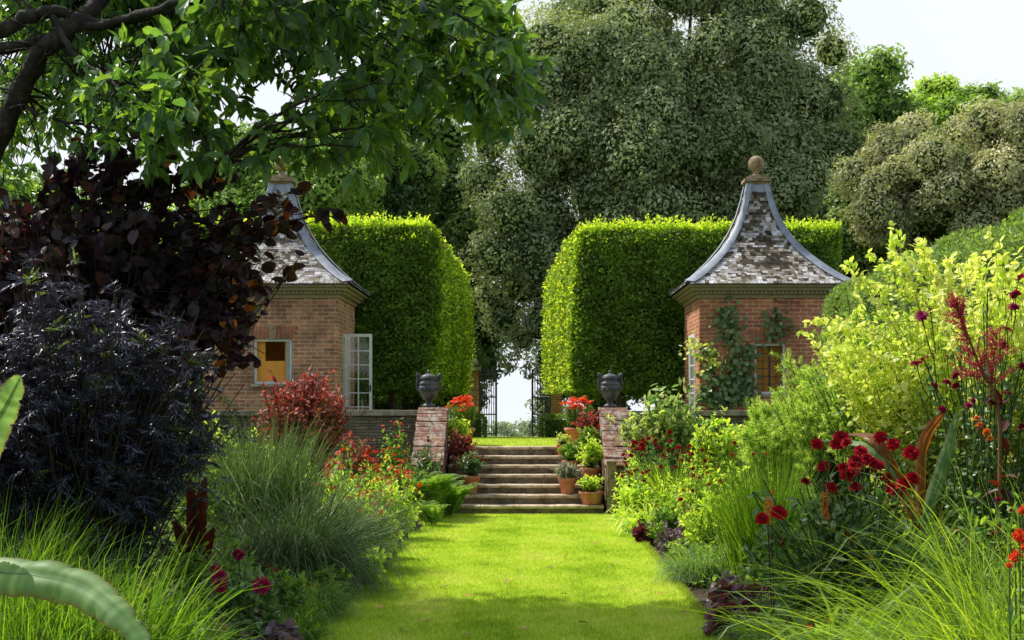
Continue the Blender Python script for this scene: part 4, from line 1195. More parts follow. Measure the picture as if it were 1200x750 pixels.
# --- grasses
def grass(lb, x, y, r, n, L, W, m, up=1.0, spread=.5, grav=(.5, 1.1), group='ornamental grasses in the borders', name='ornamental_grass', lean=(0, 0), seg=6, cat='grass clump', z0=0):
    a = U(0, 6.283, n); q = np.sqrt(U(0, 1, n)); b = r * q
    P_ = np.stack([x + b * np.cos(a), y + b * np.sin(a), np.full(n, z0)], 1)
    nt_ = 7; tc_ = np.stack([U(-1, 1, nt_), U(-1, 1, nt_)], 1) * r * .8; ti = rng.integers(0, nt_, n); tl = rng.normal(size=(nt_, 2)) * .16 * spread; th = U(.72, 1.12, nt_)[ti]
    mv = U(0, 1, n) < .75
    P_[:, 0] = np.where(mv, x + tc_[ti, 0] + b * np.cos(a) * .4, P_[:, 0]); P_[:, 1] = np.where(mv, y + tc_[ti, 1] + b * np.sin(a) * .4, P_[:, 1])
    a2 = a + rng.normal(size=n) * .8
    sp = spread * (.15 + .95 * U(0, 1, n))
    D = np.stack([np.cos(a2) * sp + lean[0] + tl[ti, 0], np.sin(a2) * sp + lean[1] + tl[ti, 1], np.full(n, up)], 1)
    mb = MB(); blades(mb, P_, D, U(L[0], L[1], n) * th, U(W[0], W[1], n), U(grav[0], grav[1], n), seg, r2=np.clip(.1 + .6 * U(0, 1, n) + .3 * (th - .8), 0, 1))
    return tag(mb.build(name, m, None, (x, y, z0)), lb, cat, group)


gx = lambda px, Y: X(px, Y)
grass('large blue green fountain grass arching over the left edge of the lawn', gx(330, 12.8), 12.8, .36, 3000, (.5, 1.6), (.006, .013), M_BLUEG, spread=.7, grav=(.5, 1.9), lean=(.12, -.05), seg=9)
grass('upright blue green grass clump behind the left fountain grass', gx(300, 14.2), 14.2, .35, 2200, (1.1, 1.75), (.008, .014), M_BLUEG, spread=.35, grav=(.2, .8))
grass('blue green grass clump nearest the orange flowered drift at left', gx(395, 14.5), 14.5, .33, 2200, (.7, 1.25), (.006, .010), M_BLUEG, spread=.55, grav=(.6, 1.2))
grass('bright green grass clump at the lower left corner', gx(60, 7.6), 7.6, .42, 2500, (.6, 1.2), (.006, .014), M_GRASS, spread=.45, grav=(.3, .9))
grass('bright green grass clump between the banana leaf and the magenta dahlias', gx(165, 7.9), 7.9, .3, 1500, (.5, .95), (.007, .015), M_GRASS, spread=.5, grav=(.5, 1.1))
grass('fine green grass clump in front of the black elder', gx(-30, 8.5), 8.5, .4, 1800, (.8, 1.3), (.005, .009), M_GRASS, spread=.45, grav=(.3, .9))
grass('dark green strappy clump behind the magenta dahlias', gx(290, 10.8), 10.8, .2, 360, (.4, .7), (.018, .028), M_GRN, spread=.65, grav=(.8, 1.5), group='strappy leaved perennials', name='daylily_clump', cat='perennial')
grass('green sedge tuft at the left lawn edge below the fountain grass', gx(365, 11.3), 11.3, .18, 1100, (.3, .6), (.006, .010), M_GRN, spread=.75, grav=(.8, 1.4), group='edging tufts')
grass('second green sedge tuft at the left lawn edge, nearer the camera', gx(340, 9.9), 9.9, .17, 900, (.3, .55), (.005, .009), M_GRASS, spread=.75, grav=(.8, 1.4), group='edging tufts')
# right border
grass('huge yellow green grass fountain at the lower right edge', gx(1205, 5.9), 5.9, .34, 2700, (.9, 1.9), (.005, .0095), M_GRASSY, spread=.85, grav=(.45, 1.5), lean=(-.22, 0), seg=12)
grass('second yellow green grass fountain just behind the lower right one', gx(1230, 7.0), 7.1, .35, 2200, (.9, 1.7), (.005, .009), M_GRASSY, spread=.95, grav=(.4, 1.4), lean=(-.2, 0), seg=10)
grass('upright bright green grass clump between the pine and the crimson dahlias', gx(895, 13.0), 13.0, .28, 1700, (.8, 1.45), (.006, .011), M_GRASS, spread=.32, grav=(.15, .7))
grass('green grass clump behind the red flowered mounds at right', gx(850, 17.5), 17.5, .3, 1300, (.7, 1.15), (.008, .012), M_GRASS, spread=.4, grav=(.3, .8))
grass('soft green grass clump near the right wall end', gx(790, 19.2), 19.2, .3, 1000, (.7, 1.1), (.008, .012), M_GRASSY, spread=.4, grav=(.3, .8))
grass('strappy pale green clump by the right lawn edge below the roses', gx(765, 18.4), 18.4, .25, 420, (.4, .75), (.02, .032), M_GRNL, spread=.7, grav=(.8, 1.5), group='strappy leaved perennials', name='daylily_clump', cat='perennial')
grass('dark green sedge tuft overhanging the right lawn edge', gx(832, 13.6), 13.6, .24, 1700, (.4, .72), (.006, .010), M_GRN, spread=.85, grav=(.9, 1.5), group='edging tufts')
grass('dark green sedge tuft in the shade under the crimson dahlias', gx(905, 10.4), 10.4, .22, 1100, (.35, .6), (.005, .009), M_BLUEG, spread=.85, grav=(.9, 1.5), group='edging tufts')
grass('fine dark grass tuft at the bottom of the right border', gx(930, 9.0), 9.0, .22, 1000, (.35, .65), (.005, .008), M_GRASS, spread=.8, grav=(.8, 1.4), group='edging tufts')
grass('broad leaved green strappy clump under the yellow green grass', gx(1010, 8.2), 8.2, .3, 260, (.5, .95), (.03, .05), M_GRN, spread=.55, grav=(.6, 1.2), group='strappy leaved perennials', name='daylily_clump', cat='perennial')
grass('green grass mass behind the crimson dahlias', gx(1030, 10.5), 10.5, .35, 1500, (.7, 1.2), (.006, .011), M_GRASS, spread=.5, grav=(.4, .9))
grass('straw coloured dry stems in the lower left corner', gx(15, 5.8), 5.8, .25, 150, (.6, 1.0), (.005, .008), M_STRAW, spread=.7, grav=(.6, 1.3), name='dry_grass')

# --- mounds of perennials: (px, Y, rx, rz, material, label)
def mound(px, Y, rx, top, m, lb, n=90, mm=16, L=(.05, .09), W=(.02, .04), tpl=T_OVAL, fl=None, group='leafy perennials in the borders', name='perennial', cat='perennial', ry=None, x=None, stem=M_STEM, up=.15, seed=None, h0=0, t0=.35):
    x = X(px, Y) if x is None else x
    zc = top * .42 + h0; rz = top * .58
    t, P_ = shrub(name, lb, cat, (x, Y, zc), (rx, ry or rx, rz), n, mm, L, W, m, tpl, stem, t0=t0, droop=.1, up=up, sr=.005, group=group, base_r=rx * .5, low=-.5, lump=.3, seed=U(0, 6) if seed is None else seed, h0=h0)
    if fl:
        kind, fm, nf, r_, zr = fl
        pts = []
        for _ in range(nf):
            a = U(0, 6.28); q = math.sqrt(U(0, 1)); ex_ = x + q * rx * .95 * math.cos(a); ey = Y + (q * (ry or rx)) * math.sin(a) * .95
            pts.append((ex_, ey, h0 + top * (1 - .35 * q * q) + U(zr[0], zr[1])))
        stalks_to(t, pts, (x, Y, h0 + top * .3), .003)
        for p_ in pts: flower(kind, fm, p_, r_ * U(.75, 1.2), t)
    return t


# left border, far to near
for (px, Y, rx, top, m, lb, kw) in [
    (470, 21.0, .42, .95, M_GRN, 'leafy orange dotted clump against the left sloping wall', dict(fl=('single', M_ORNG, 14, .03, (.02, .12)))),
    (462, 22.7, .34, 1.42, M_GRN, 'tall green foliage screening the retaining wall beside the left sloping wall', dict(fl=('single', M_ORNG, 9, .03, (.0, .1)))),
    (500, 21.55, .27, 1.12, M_ROSE, 'dark leafy plant hiding the foot of the left sloping wall', dict(fl=('double', M_RED, 5, .03, (.0, .1)))),
    (440, 19.3, .45, 1.0, M_GRNL, 'drift of small orange red flowers farthest along the left border', dict(fl=('single', M_ORNG, 34, .04, (.02, .18)))),
    (462, 17.8, .40, .80, M_GRNL, 'drift of orange red flowers overhanging the lawn at left', dict(fl=('single', M_ORNG, 30, .038, (.02, .18)))),
    (415, 17.2, .5, 1.0, M_GRNL, 'light green mound with orange red flowers in the middle of the left border', dict(fl=('single', M_ORNG, 30, .038, (.02, .2)))),
    (430, 15.6, .38, .62, M_GRNL, 'low yellow green mound spilling on the left lawn edge', dict(fl=('single', M_ORNG, 8, .03, (.0, .1)))),
    (380, 16.2, .55, 1.05, M_GRN, 'mid green clump behind the fountain grass at left', dict()),
    (395, 20.2, .5, 1.15, M_GRN, 'green leafy clump below the copper shrub', dict(fl=('single', M_ORNG, 14, .035, (.0, .15)))),
    (330, 17.5, .7, 1.2, M_GRNL, 'broad green clump behind the blue green grasses', dict()),
    (250, 14, .7, 1.1, M_GRN, 'shaded green clump right of the black elder', dict()),
    (432, 14.6, .42, .72, M_GRNL, 'yellow green leafy clump where the fountain grass meets the lawn', dict(fl=('single', M_ORNG, 22, .032, (.0, .15)))),
    (405, 15.4, .45, 1.0, M_GRNL, 'airy light green clump dotted with orange red behind the fountain grass', dict(fl=('single', M_ORNG, 24, .034, (.0, .2)))),
    (275, 18.4, .6, 1.5, M_GRNL, 'tall yellow green clump left of the copper shrub', dict()),
    (410, 21.5, .4, 1.15, M_GRN, 'green foliage against the grey retaining wall', dict(fl=('single', M_ORNG, 16, .035, (.0, .15)))),
    (235, 10.6, .45, .75, M_GRN, 'dark shaded foliage between the elder and the dahlias', dict()),
    (425, 13.4, .22, .35, M_GRNL, 'small light green tuft on the left lawn edge', dict()),
    (478, 18.9, .18, .28, M_SILV, 'small silvery plant on the far left lawn edge', dict(L=(.04, .07))),
    (452, 16.6, .17, .25, M_HEU, 'dark red leaved plant on the left lawn edge', dict(L=(.05, .09), W=(.04, .07), tpl=T_ROUND)),
    (385, 12.2, .2, .3, M_GRN, 'low green mat on the left lawn edge under the fountain grass', dict()),
    # right border
    (748, 20.6, .40, 1.05, M_GRNL, 'leafy clump with red flowers beside the right end post', dict(fl=('double', M_RED, 12, .035, (.0, .15)))),
    (770, 19.6, .5, 1.2, M_ROSE, 'bushy plant with bright red roses near the right wall end', dict(fl=('double', M_RED, 26, .045, (.0, .2)))),
    (745, 18.9, .33, .75, M_GRNL, 'light green mound with small red flowers at the far right lawn edge', dict(fl=('double', M_RED, 12, .03, (.0, .12)))),
    (800, 17.3, .5, 1.05, M_GRNL, 'airy green mound with scattered red flowers in the right border', dict(fl=('double', M_RED, 20, .032, (.0, .2)))),
    (785, 16.6, .32, .6, M_GRN, 'green mound behind the silvery purple plant at right', dict(fl=('single', M_ORNG, 6, .03, (.0, .15)))),
    (795, 15.9, .27, .38, M_SILV, 'silvery purple small leaved plant on the right lawn edge', dict(L=(.03, .05), W=(.02, .03), mm=24)),
    (830, 15.3, .42, .85, M_GRNL, 'yellow green leafy mound in the middle of the right border', dict(fl=('double', M_RED, 8, .032, (.0, .2)))),
    (870, 15.0, .5, 1.15, M_GRNL, 'light green airy clump beside the upright grass at right', dict(fl=('double', M_RED, 7, .035, (.0, .2)))),
    (905, 18.5, .6, 1.3, M_GRNL, 'yellow green clump in front of the right pavilion', dict()),
    (760, 17.4, .2, .25, M_HEU, 'low dark red leaved plant at the far right lawn edge', dict(L=(.05, .08), W=(.04, .06), tpl=T_ROUND)),
    (870, 11.2, .22, .24, M_HEU, 'purple black ruffled heuchera on the right lawn edge', dict(L=(.07, .11), W=(.07, .10), tpl=T_ROUND, n=60, mm=8)),
    (855, 12.2, .18, .22, M_SILV, 'small silvery purple plant beside the sedge at right', dict(L=(.05, .08), W=(.04, .07), tpl=T_ROUND, n=50, mm=8)),
    (862, 10.4, .2, .22, M_HEU, 'coppery purple heuchera nearest the camera at right', dict(L=(.07, .11), W=(.07, .10), tpl=T_ROUND, n=60, mm=8)),
    (940, 11.5, .45, .8, M_GRN, 'dark green foliage behind the poker flowers', dict(fl=('double', M_RED, 5, .03, (.0, .1)))),
    (1060, 9.3, .5, .95, M_GRN, 'deep green foliage under the large yellow green grass', dict(fl=('double', M_RED, 6, .035, (.0, .15)))),
    (960, 9.6, .35, .6, M_ROSE, 'low dark leafy mound in the lower right border', dict(fl=('single', M_RED, 6, .022, (.0, .12)))),
    (1165, 8.9, .42, 1.15, M_GRN, 'tall green foliage around the foot of the crimson plume', dict(fl=('double', M_MAGE, 4, .03, (.0, .1)))),
    (1010, 7.9, .35, .5, M_GRN, 'shaded leafy mound at the bottom of the right border', dict(fl=('single', M_ORNG, 3, .022, (.0, .1)))),
    (1120, 7.4, .4, .55, M_GRN, 'shaded green foliage below the orange flowers at right', dict()),
    # near left
    (290, 9.7, .27, .27, M_HEU, 'purple black heuchera under the magenta dahlias', dict(L=(.06, .10), W=(.06, .09), tpl=T_ROUND, n=70, mm=8)),
    (320, 9.3, .2, .22, M_SILV, 'silvery purple heuchera at the bottom of the left border', dict(L=(.06, .10), W=(.06, .09), tpl=T_ROUND, n=60, mm=8)),
    (235, 8.6, .3, .35, M_HEU, 'dark leafy plant behind the green grass at lower left', dict(L=(.05, .08), W=(.04, .06), n=60, mm=10)),
    (330, 10.6, .3, .45, M_GRN, 'dark green foliage right of the magenta dahlias', dict(fl=('single', M_RED, 7, .02, (.0, .1)))),
]:
    mound(px, Y, rx, top, m, lb, **kw)

# ferns
def fern(lb, x, y, n, L, m, zb=0):
    a = U(0, 6.28, n); D = np.stack([np.cos(a) * .38, np.sin(a) * .38, np.full(n, 1.0)], 1)
    pts = np.zeros((n, 12, 3)); c_ = np.tile([x, y, zb + .02], (n, 1)) + rng.normal(size=(n, 3)) * [.05, .05, 0]; Ls = U(.7, 1.1, n) * L
    D = nrm(D)
    for i in range(12):
        pts[:, i] = c_; g_ = np.zeros((n, 3)); g_[:, 2] = -(i / 12) ** 1.4 * 1.3; c_ = c_ + nrm(D + g_) * (Ls / 11)[:, None]
    mb = MB(); tubes(mb, pts, .004, 3)
    for t_ in np.linspace(.12, .99, 26):
        p, tg = along(pts, np.full((n, 1), t_)); p = p[:, 0]; tg = tg[:, 0]; sd = nrm(np.cross(tg, [0, 0, 1.0]))
        w_ = L * .22 * math.sin(math.pi * min(1, t_ * .9 + .12)) + .01
        for s_ in (-1, 1): leaves(mb, p, tg * .35 + sd * s_, nrm(np.cross(sd, tg)), w_ * U(.8, 1.1, n), L * .035, T_DIA, r2=U(.3, .8, n))
    return tag(mb.build('fern', m, None, (x, y, zb)), lb, 'fern', 'ferns by the steps')


fern('light green fern overhanging the bottom step at left', gx(526, 21.3), 21.3, 40, .72, M_GRN)
fern('larger green fern behind the one at the bottom step', gx(500, 20.7), 20.7, 50, .9, M_GRN)
fern('small fern at the far left corner of the lawn', gx(505, 19.7), 19.7, 26, .45, M_GRN)

# copper shrub below the left pavilion
shrub('copper_shrub', 'copper red leaved shrub below the left pavilion window', 'shrub', (gx(352, 19.4), 19.4, 1.4), (.66, .5, .74), 300, 18, (.06, .10), (.035, .055), M_REDL, T_OVAL, t0=.4, up=.2, sr=.008, lump=.25)
shrub('copper_shrub', 'smaller copper orange shrub right of the large copper one', 'shrub', (gx(415, 20.5), 20.5, .85), (.38, .3, .5), 70, 12, (.05, .08), (.03, .045), M_REDL, T_OVAL, t0=.4, up=.2, sr=.006)
# pale leaved shrub behind right flank wall
shrub('variegated_shrub', 'shrub with pale cream edged leaves behind the right sloping wall', 'shrub', (gx(775, 22.4), 22.4, 1.25), (.72, .45, .78), 110, 15, (.10, .16), (.05, .075), leafmat('variegated leaf', hue=0.95, gain=1.6, cols=[(.06, .12, .03), (.12, .20, .05), (.42, .42, .16), (.5, .48, .2)], tr=.4, tint=(1.3, 1.4, .6)), T_OVAL, t0=.45, up=.1, sr=.008)
shrub('leafy_shrub', 'green and gold shrub at the foot of the right pavilion', 'shrub', (gx(835, 23.0), 23.0, .95), (.5, .4, .7), 70, 14, (.08, .13), (.05, .07), M_GRNL, T_OVAL, t0=.45, up=.1, sr=.008)
# golden shrub
c = at(1105, 432, 12.4)
E_ = np.array([at(1040, 268, 12.0), at(1075, 290, 12.2), at(1000, 300, 12), at(1150, 300, 12.4), at(1195, 285, 12.4), at(965, 365, 12), at(975, 400, 12), at(1015, 330, 12), at(1060, 290, 12), at(1120, 300, 12.1), at(1010, 310, 12.2), at(1070, 275, 12.1)] * 2) + rng.normal(size=(24, 3)) * .07
S_ = np.array(c) + rng.normal(size=(24, 3)) * [.4, .3, .3]
shrub('golden_shrub', 'large golden leaved shrub with arching twigs in front of the right hedge', 'shrub', c, (1.15, .9, .74), 250, 62, (.05, .085), (.03, .052), M_YELL, T_OVAL, stem=M_STEM, t0=.12, droop=.35, sr=.004, base_r=.3, extra=bez(S_, (S_ + E_) / 2 + [0, 0, .2], E_, 7), lump=.25, seed=4)
c = at(1210, 380, 11.4)
shrub('golden_shrub', 'golden leaved shrub cut by the right edge behind the magenta roses', 'shrub', c, (.85, .7, .8), 150, 60, (.05, .085), (.03, .05), M_YELL, T_OVAL, stem=M_STEM, t0=.12, droop=.35, sr=.004, base_r=.3, seed=5)
c = at(1060, 455, 12.9)
shrub('leafy_shrub', 'loose green shrub below the golden shrub', 'shrub', c, (.9, .7, .7), 110, 20, (.06, .10), (.03, .05), M_GRN, T_OVAL, t0=.4, sr=.008, seed=6)

# pines
def pine(lb, px, py, Y, rx, rz, n, seed):
    c = at(px, py, Y); t = thing('dwarf_pine', lb, 'conifer', (c[0], Y, 0), 'soft needled pines in the right border')
    P_ = shoots(c, (rx, rx * .8, rz), .1, .0, n, .2, lump=.35, low=-.6, seed=seed, k=8)
    tipd = nrm(P_[:, -1] - np.array(c)) * .5 + [0, 0, .55]
    mb = MB()
    # short side candles all round the outer part of every branch
    q = 8
    p, tg = along(P_, U(.55, 1, (n, q))); p = p.reshape(-1, 3); td = np.repeat(tipd, q, 0)
    e_ = p + nrm(td + rdir(len(p)) * .75) * U(.10, .2, len(p))[:, None]
    SS = bez(p, (p + e_) / 2 + rng.normal(size=p.shape) * .012, e_, 6)
    tubes(mb, SS, .004, 3)
    tubes(mb, P_, np.linspace(.008, .003, 8)[None], 4); mb.build('stem', M_TWIG, t)
    mb = MB()
    m_ = 66; tt = U(.0, 1, (len(SS), m_)); p, tg = along(SS, tt); p = p.reshape(-1, 3); tg = tg.reshape(-1, 3); k = len(p)
    sr = np.repeat(U(0, 1, len(SS)), m_)
    leaves(mb, p, tg * .75 + rdir(k) * .8, rdir(k), U(.04, .07, k), .0055, T_TRI2, r1=np.clip(tt.reshape(-1) * .5 + sr * .4 + U(-.1, .2, k), 0, 1), r2=np.clip(tt.reshape(-1) * .6 + sr * .3 + U(-.2, .2, k), 0, 1))
    mb.build('needles', M_PINE, t)


T_TRI2 = T([(0, .5, 0), (0, -.5, 0), (1, 0, -.05)], [[0, 1, 2]])
pine('light green soft needled pine in front of the right pavilion', 985, 466, 16.3, .7, .56, 230, 1.5)
pine('light green pine mound behind the upright grass', 1025, 440, 15.2, .6, .66, 190, 3.5)
pine('small pine nearest the right pavilion corner', 905, 510, 17.3, .40, .34, 110, 5.5)

# crimson dahlias
c = (gx(1000, 9.3), 9.3)
ros = thing('red_dahlia', 'crimson dahlia bush in the right border with its heads above dark leaves', 'flowering plant', (c[0], c[1], 0))
P_ = shoots((c[0], c[1], .78), (.62, .4, .55), 0, 0, 120, .25, lump=.25, low=-.5, seed=2.2)
mb = MB(); leafy(mb, P_, 17, .3, (.05, .09), (.03, .05), T_OVAL, up=.05); mb.build('foliage', M_ROSE, ros)
mb = MB(); tubes(mb, P_, .005, 4); mb.build('stem', M_STEM, ros)
fl = [(965, 546), (981, 520), (992, 518), (1008, 528), (1000, 552), (993, 556), (1020, 541), (1028, 545), (975, 571), (1003, 570), (944, 564), (1002, 541), (1047, 520), (1056, 569), (1045, 572), (1060, 566), (1032, 512), (1052, 575), (1068, 530), (913, 600), (921, 633), (893, 607), (989, 548), (985, 512), (1070, 560), (1040, 560), (1015, 536), (958, 520)]
pts = [at(px, py, 9.2 + U(-.35, .25)) for px, py in fl]
stalks_to(ros, pts, (c[0], c[1], .3), .004)
for p_ in pts: flower('double', M_RED, p_, U(.042, .062), ros, tilt=(U(.3, 1.2), U(-.4, .4), U(-.6, .6)))

# magenta climbing rose at right
c = (gx(1150, 10.9), 10.9)
ros = thing('magenta_rose', 'magenta flowered rose at the right edge around the crimson plume', 'flowering plant', (c[0], c[1], 0))
P_ = shoots((c[0], c[1], 1.55), (.62, .4, .95), 0, 0, 70, .2, lump=.25, low=-.7, seed=1.1)
mb = MB(); leafy(mb, P_, 30, .1, (.04, .075), (.028, .045), T_OVAL, up=.05); mb.build('foliage', M_ROSE, ros)
mb = MB(); tubes(mb, P_, .005, 4); mb.build('stem', M_STEM, ros)
fl = [(1196, 324), (1190, 345), (1082, 420), (1074, 425), (1110, 418), (1170, 462), (1176, 470), (1110, 448), (1120, 452), (1095, 452), (1176, 405), (1180, 385), (1150, 500), (1140, 470), (1188, 360), (1199, 430), (1104, 480), (1135, 475), (1090, 362), (1080, 370), (1120, 440), (1182, 460), (1198, 500)]
pts = [at(px, py, 10.5 + U(-.2, .3)) for px, py in fl]
stalks_to(ros, pts, (c[0], c[1], .8), .004, .15)
for p_ in pts: flower('single' if U(0, 1) < .5 else 'double', M_MAGE, p_, U(.035, .055), ros)

# crimson plume plant
pl = thing('amaranth', 'tall plant with a loose crimson seed plume at right', 'flowering plant', (gx(1165, 9.6), 9.6, 0))
mb = MB(); stp = path([(gx(1165, 9.6), 9.6, 0), at(1172, 500, 9.6), at(1148, 430, 9.6), at(1118, 352, 9.6)], 10); tubes(mb, stp[None], np.linspace(.018, .006, 10)[None], 6)
st2 = path([at(1160, 480, 9.6), at(1162, 440, 9.6), at(1168, 390, 9.6)], 6); tubes(mb, st2[None], np.linspace(.01, .004, 6)[None], 5); mb.build('stem', surfmat('ruddy stem', [(.14, .07, .03), (.2, .12, .04)], 20), pl)
mb = MB()
for base, t0, k in ((stp, .58, 46), (st2, .3, 22)):
    tt = t0 + (1 - t0) * U(0, 1, (1, k)); p, tg = along(base[None], tt); p = p[0]; tg = tg[0]
    e_ = p + nrm(tg * .9 + rdir(k) * .8) * (U(.07, .20, k) * (1.25 - tt[0]) * 2)[:, None]
    BRc = bez(p, (p + e_) / 2 + [0, 0, .01], e_, 6); tubes(mb, BRc, .0025, 3)
    q, tq = along(BRc, U(.1, 1, (k, 55))); q = q.reshape(-1, 3); m_ = len(q)
    leaves(mb, q + rng.normal(size=(m_, 3)) * .008, rdir(m_), rdir(m_), U(.010, .02, m_), .009, T_DIA)
mb.build('flower', M_PLUM, pl)
mb = MB(); k = 16; p, tg = along(stp[None], U(.1, .6, (1, k))); leaves(mb, p[0], rdir(k) + [0, 0, .1], rdir(k) * .4 + [0, 0, 1], U(.1, .18, k), .07, T_OVAL); mb.build('foliage', M_CANNA, pl)

# red hot pokers
pk = thing('red_hot_poker', 'pair of orange poker flowers beside the crimson dahlias at right', 'flowering plant', (gx(912, 9.3), 9.3, 0))
pts = [at(900, 616, 9.2), at(903, 607, 9.5), at(968, 612, 9.2), at(974, 604, 9.4)]
mb = MB()
for p_ in pts: tubes(mb, path([(p_[0] + .03, p_[1], 0), (p_[0] + .02, p_[1], p_[2] * .5), p_], 6)[None], .005, 5)
mb.build('stem', M_TWIG, pk)
for p_ in pts: flower('poker', M_POKER, p_, .19, pk, tilt=(U(-.08, .08), U(-.08, .08), U(0, 6)))
n = 150; a = U(0, 6.28, n)
mb = MB(); blades(mb, np.stack([gx(912, 9.3) + .1 * np.cos(a), 9.3 + .1 * np.sin(a), 0 * a], 1), np.stack([np.cos(a) * .5, np.sin(a) * .5, 0 * a + 1], 1), U(.4, .7, n), .014, U(.6, 1.2, n)); mb.build('foliage', M_GRN, pk)

# orange dahlias at right edge
dh = thing('orange_dahlia', 'orange red flower heads on tall stems at the lower right edge', 'flowering plant', (gx(1195, 5.6), 5.6, 0))
pts = [at(1195, 628, 5.5), at(1190, 652, 5.55), at(1198, 598, 5.6), at(1183, 662, 5.5), at(1203, 640, 5.6)]
mb = MB()
for p_ in pts: tubes(mb, path([(p_[0] + .02, p_[1] + .05, 0), (p_[0] + .01, p_[1] + .02, p_[2] * .6), p_], 7)[None], .0035, 5)
k = 50; bs = np.array(pts)[rng.integers(0, 5, k)]; bs[:, 2] *= U(.4, .9, k); mb.build('stem', M_STEM, dh)
mb = MB(); leaves(mb, bs, rdir(k), rdir(k) * .5 + [0, 0, 1], U(.04, .08, k), .025, T_OVAL); mb.build('foliage', M_GRN, dh)
for i, p_ in enumerate(pts): flower('ball', M_ORNG, p_, [.034, .03, .02, .016, .03][i], dh)
dh = thing('orange_dahlia', 'small yellow orange flowers beside the bronze banana leaves', 'flowering plant', (gx(1150, 8.7), 8.7, 0))
pts = [at(1148, 498, 8.6), at(1156, 506, 8.7), at(1160, 514, 8.6), at(1145, 490, 8.8)]
stalks_to(dh, pts, (gx(1150, 8.7), 8.7, .4))
for p_ in pts: flower('double', M_POKER, p_, .03, dh)

# magenta dahlias at left
dh = thing('magenta_dahlia', 'dahlia with dark magenta heads above the left heucheras', 'flowering plant', (gx(280, 9.3), 9.3, 0))
P_ = shoots((gx(280, 9.4), 9.4, .36), (.34, .28, .28), 0, 0, 45, .15, lump=.2, low=-.3)
mb = MB(); leafy(mb, P_, 14, .3, (.06, .10), (.03, .05), T_OVAL); mb.build('foliage', M_ROSE, dh)
pts = [at(257, 678, 9.0), at(258, 686, 8.95), at(306, 686, 8.9), at(280, 650, 9.3), at(253, 668, 9.1)]
mb = MB(); tubes(mb, P_, .004, 4); mb.build('stem', M_STEM, dh); stalks_to(dh, pts, (gx(280, 9.3), 9.3, .2))
for i, p_ in enumerate(pts): flower('ball', M_MAGE, p_, [.062, .055, .068, .05, .045][i], dh)

# canna with dark red leaves, and broad banana leaves
def paddle(mb, pts, w, m=0, k=26, tear=.12, fold=.25, nrmv=None, ramp_r=.5):
    """broad leaf along a midrib: two ribbed halves that catch the light rib by rib, margin nicked and torn here and there"""
    k = k * 4
    P_ = path(pts, k); tg = nrm(np.gradient(P_, axis=0))
    up = np.array(nrmv if nrmv is not None else (0, -.3, 1.0), float)
    sd = nrm(np.cross(tg, up)); nn_ = np.cross(sd, tg)
    V, A = [], []
    nc = 11; rib = rng.normal(size=k); rib = np.convolve(rib, [.3, .4, .3], 'same'); notch = np.zeros(k)
    for q in rng.integers(4, k - 3, max(2, k // 16)): notch[q] = U(.1, .45)
    side_w = U(-.1, .1)
    for i in range(k):
        t_ = i / (k - 1); ww = w * math.sin(math.pi * min(1, t_ ** .7 * .96 + .03)) ** .6 * (1 if t_ < .985 else .3)
        wav = .05 * w * math.sin(i * .33 + rib[i] * .3)
        for j in range(nc):
            u = (j / (nc - 1) - .5) * 2
            e = abs(u)
            rag = 1 + (tear * U(-.5, .1) - notch[i]) * (e > .9) - notch[i] * .4 * (.7 < e < .9)
            lag = 1.0 * e * w * .10
            V.append(P_[i] + tg[i] * lag + sd[i] * u * ww * .5 * rag + nn_[i] * (e * ww * fold - e * e * ww * fold * (1.5 + side_w) + wav * e * e + .0022 * (1 if i % 2 else -1) * e))
            A.append((np.clip(ramp_r + .2 * rib[i] + .1 * math.sin(i * .05 + 3 * u), 0, 1), np.clip(.5 + .14 * rib[i] - .15 * (e > .95) + (.35 if e < .06 else 0), 0, 1), e, 0))
    mb.add(V, [[i * nc + j, i * nc + j + 1, (i + 1) * nc + j + 1, (i + 1) * nc + j] for i in range(k - 1) for j in range(nc - 1)], A, m, True)
    tubes(mb, (P_ - nn_ * .004)[None], np.linspace(.009, .002, k)[None], 5, m)


M_BAN = leafmat('banana leaf', hue=1.0, gain=1.1, cols=[(.08, .19, .05), (.16, .28, .09), (.26, .36, .15)], tr=.4, tint=(1.5, 1.5, .8), rough=.5, spec=.3, tipc=(.20, .13, .05))
M_BANR = leafmat('bronze banana leaf', hue=1.0, gain=0.6, cols=[(.35, .16, .04), (.50, .20, .04), (.2, .16, .06)], tr=.5, tint=(1.5, 1.0, .5), rough=.4, spec=.4)
ban = thing('banana_plant', 'banana plant with two broad pale leaves reaching in at the left edge', 'plant', (-2.6, 4.9, 0))
mb = MB(); paddle(mb, [(-2.15, 4.75, 1.25), at(-14, 668, 4.7), at(40, 674, 4.6), at(95, 688, 4.55), at(140, 722, 4.45), at(185, 775, 4.35)], .15, nrmv=(-.1, -.75, .65)); mb.build('leaf', M_BAN, ban)
mb = MB(); paddle(mb, [(-2.3, 4.85, 1.1), at(-65, 620, 4.8), at(-38, 560, 4.7), at(-14, 510, 4.6), at(8, 470, 4.55), at(22, 442, 4.5)], .14, nrmv=(.3, -1, .1), fold=.1); mb.build('leaf', M_BAN, ban)
for e_ in ((-3.2, 5.3, 1.5), (-2.9, 4.2, 1.4), (-3.3, 4.6, 1.0)):
    mb = MB(); paddle(mb, [(-2.6, 4.9, .9), ((-2.6 + e_[0]) / 2, (4.9 + e_[1]) / 2, 1.5), e_], .28); mb.build('leaf', M_BAN, ban)
mb = MB(); tubes(mb, path([(-2.6, 4.9, -.05), (-2.6, 4.9, .4), (-2.58, 4.9, .95)], 7)[None], np.linspace(.09, .05, 7)[None], 10)
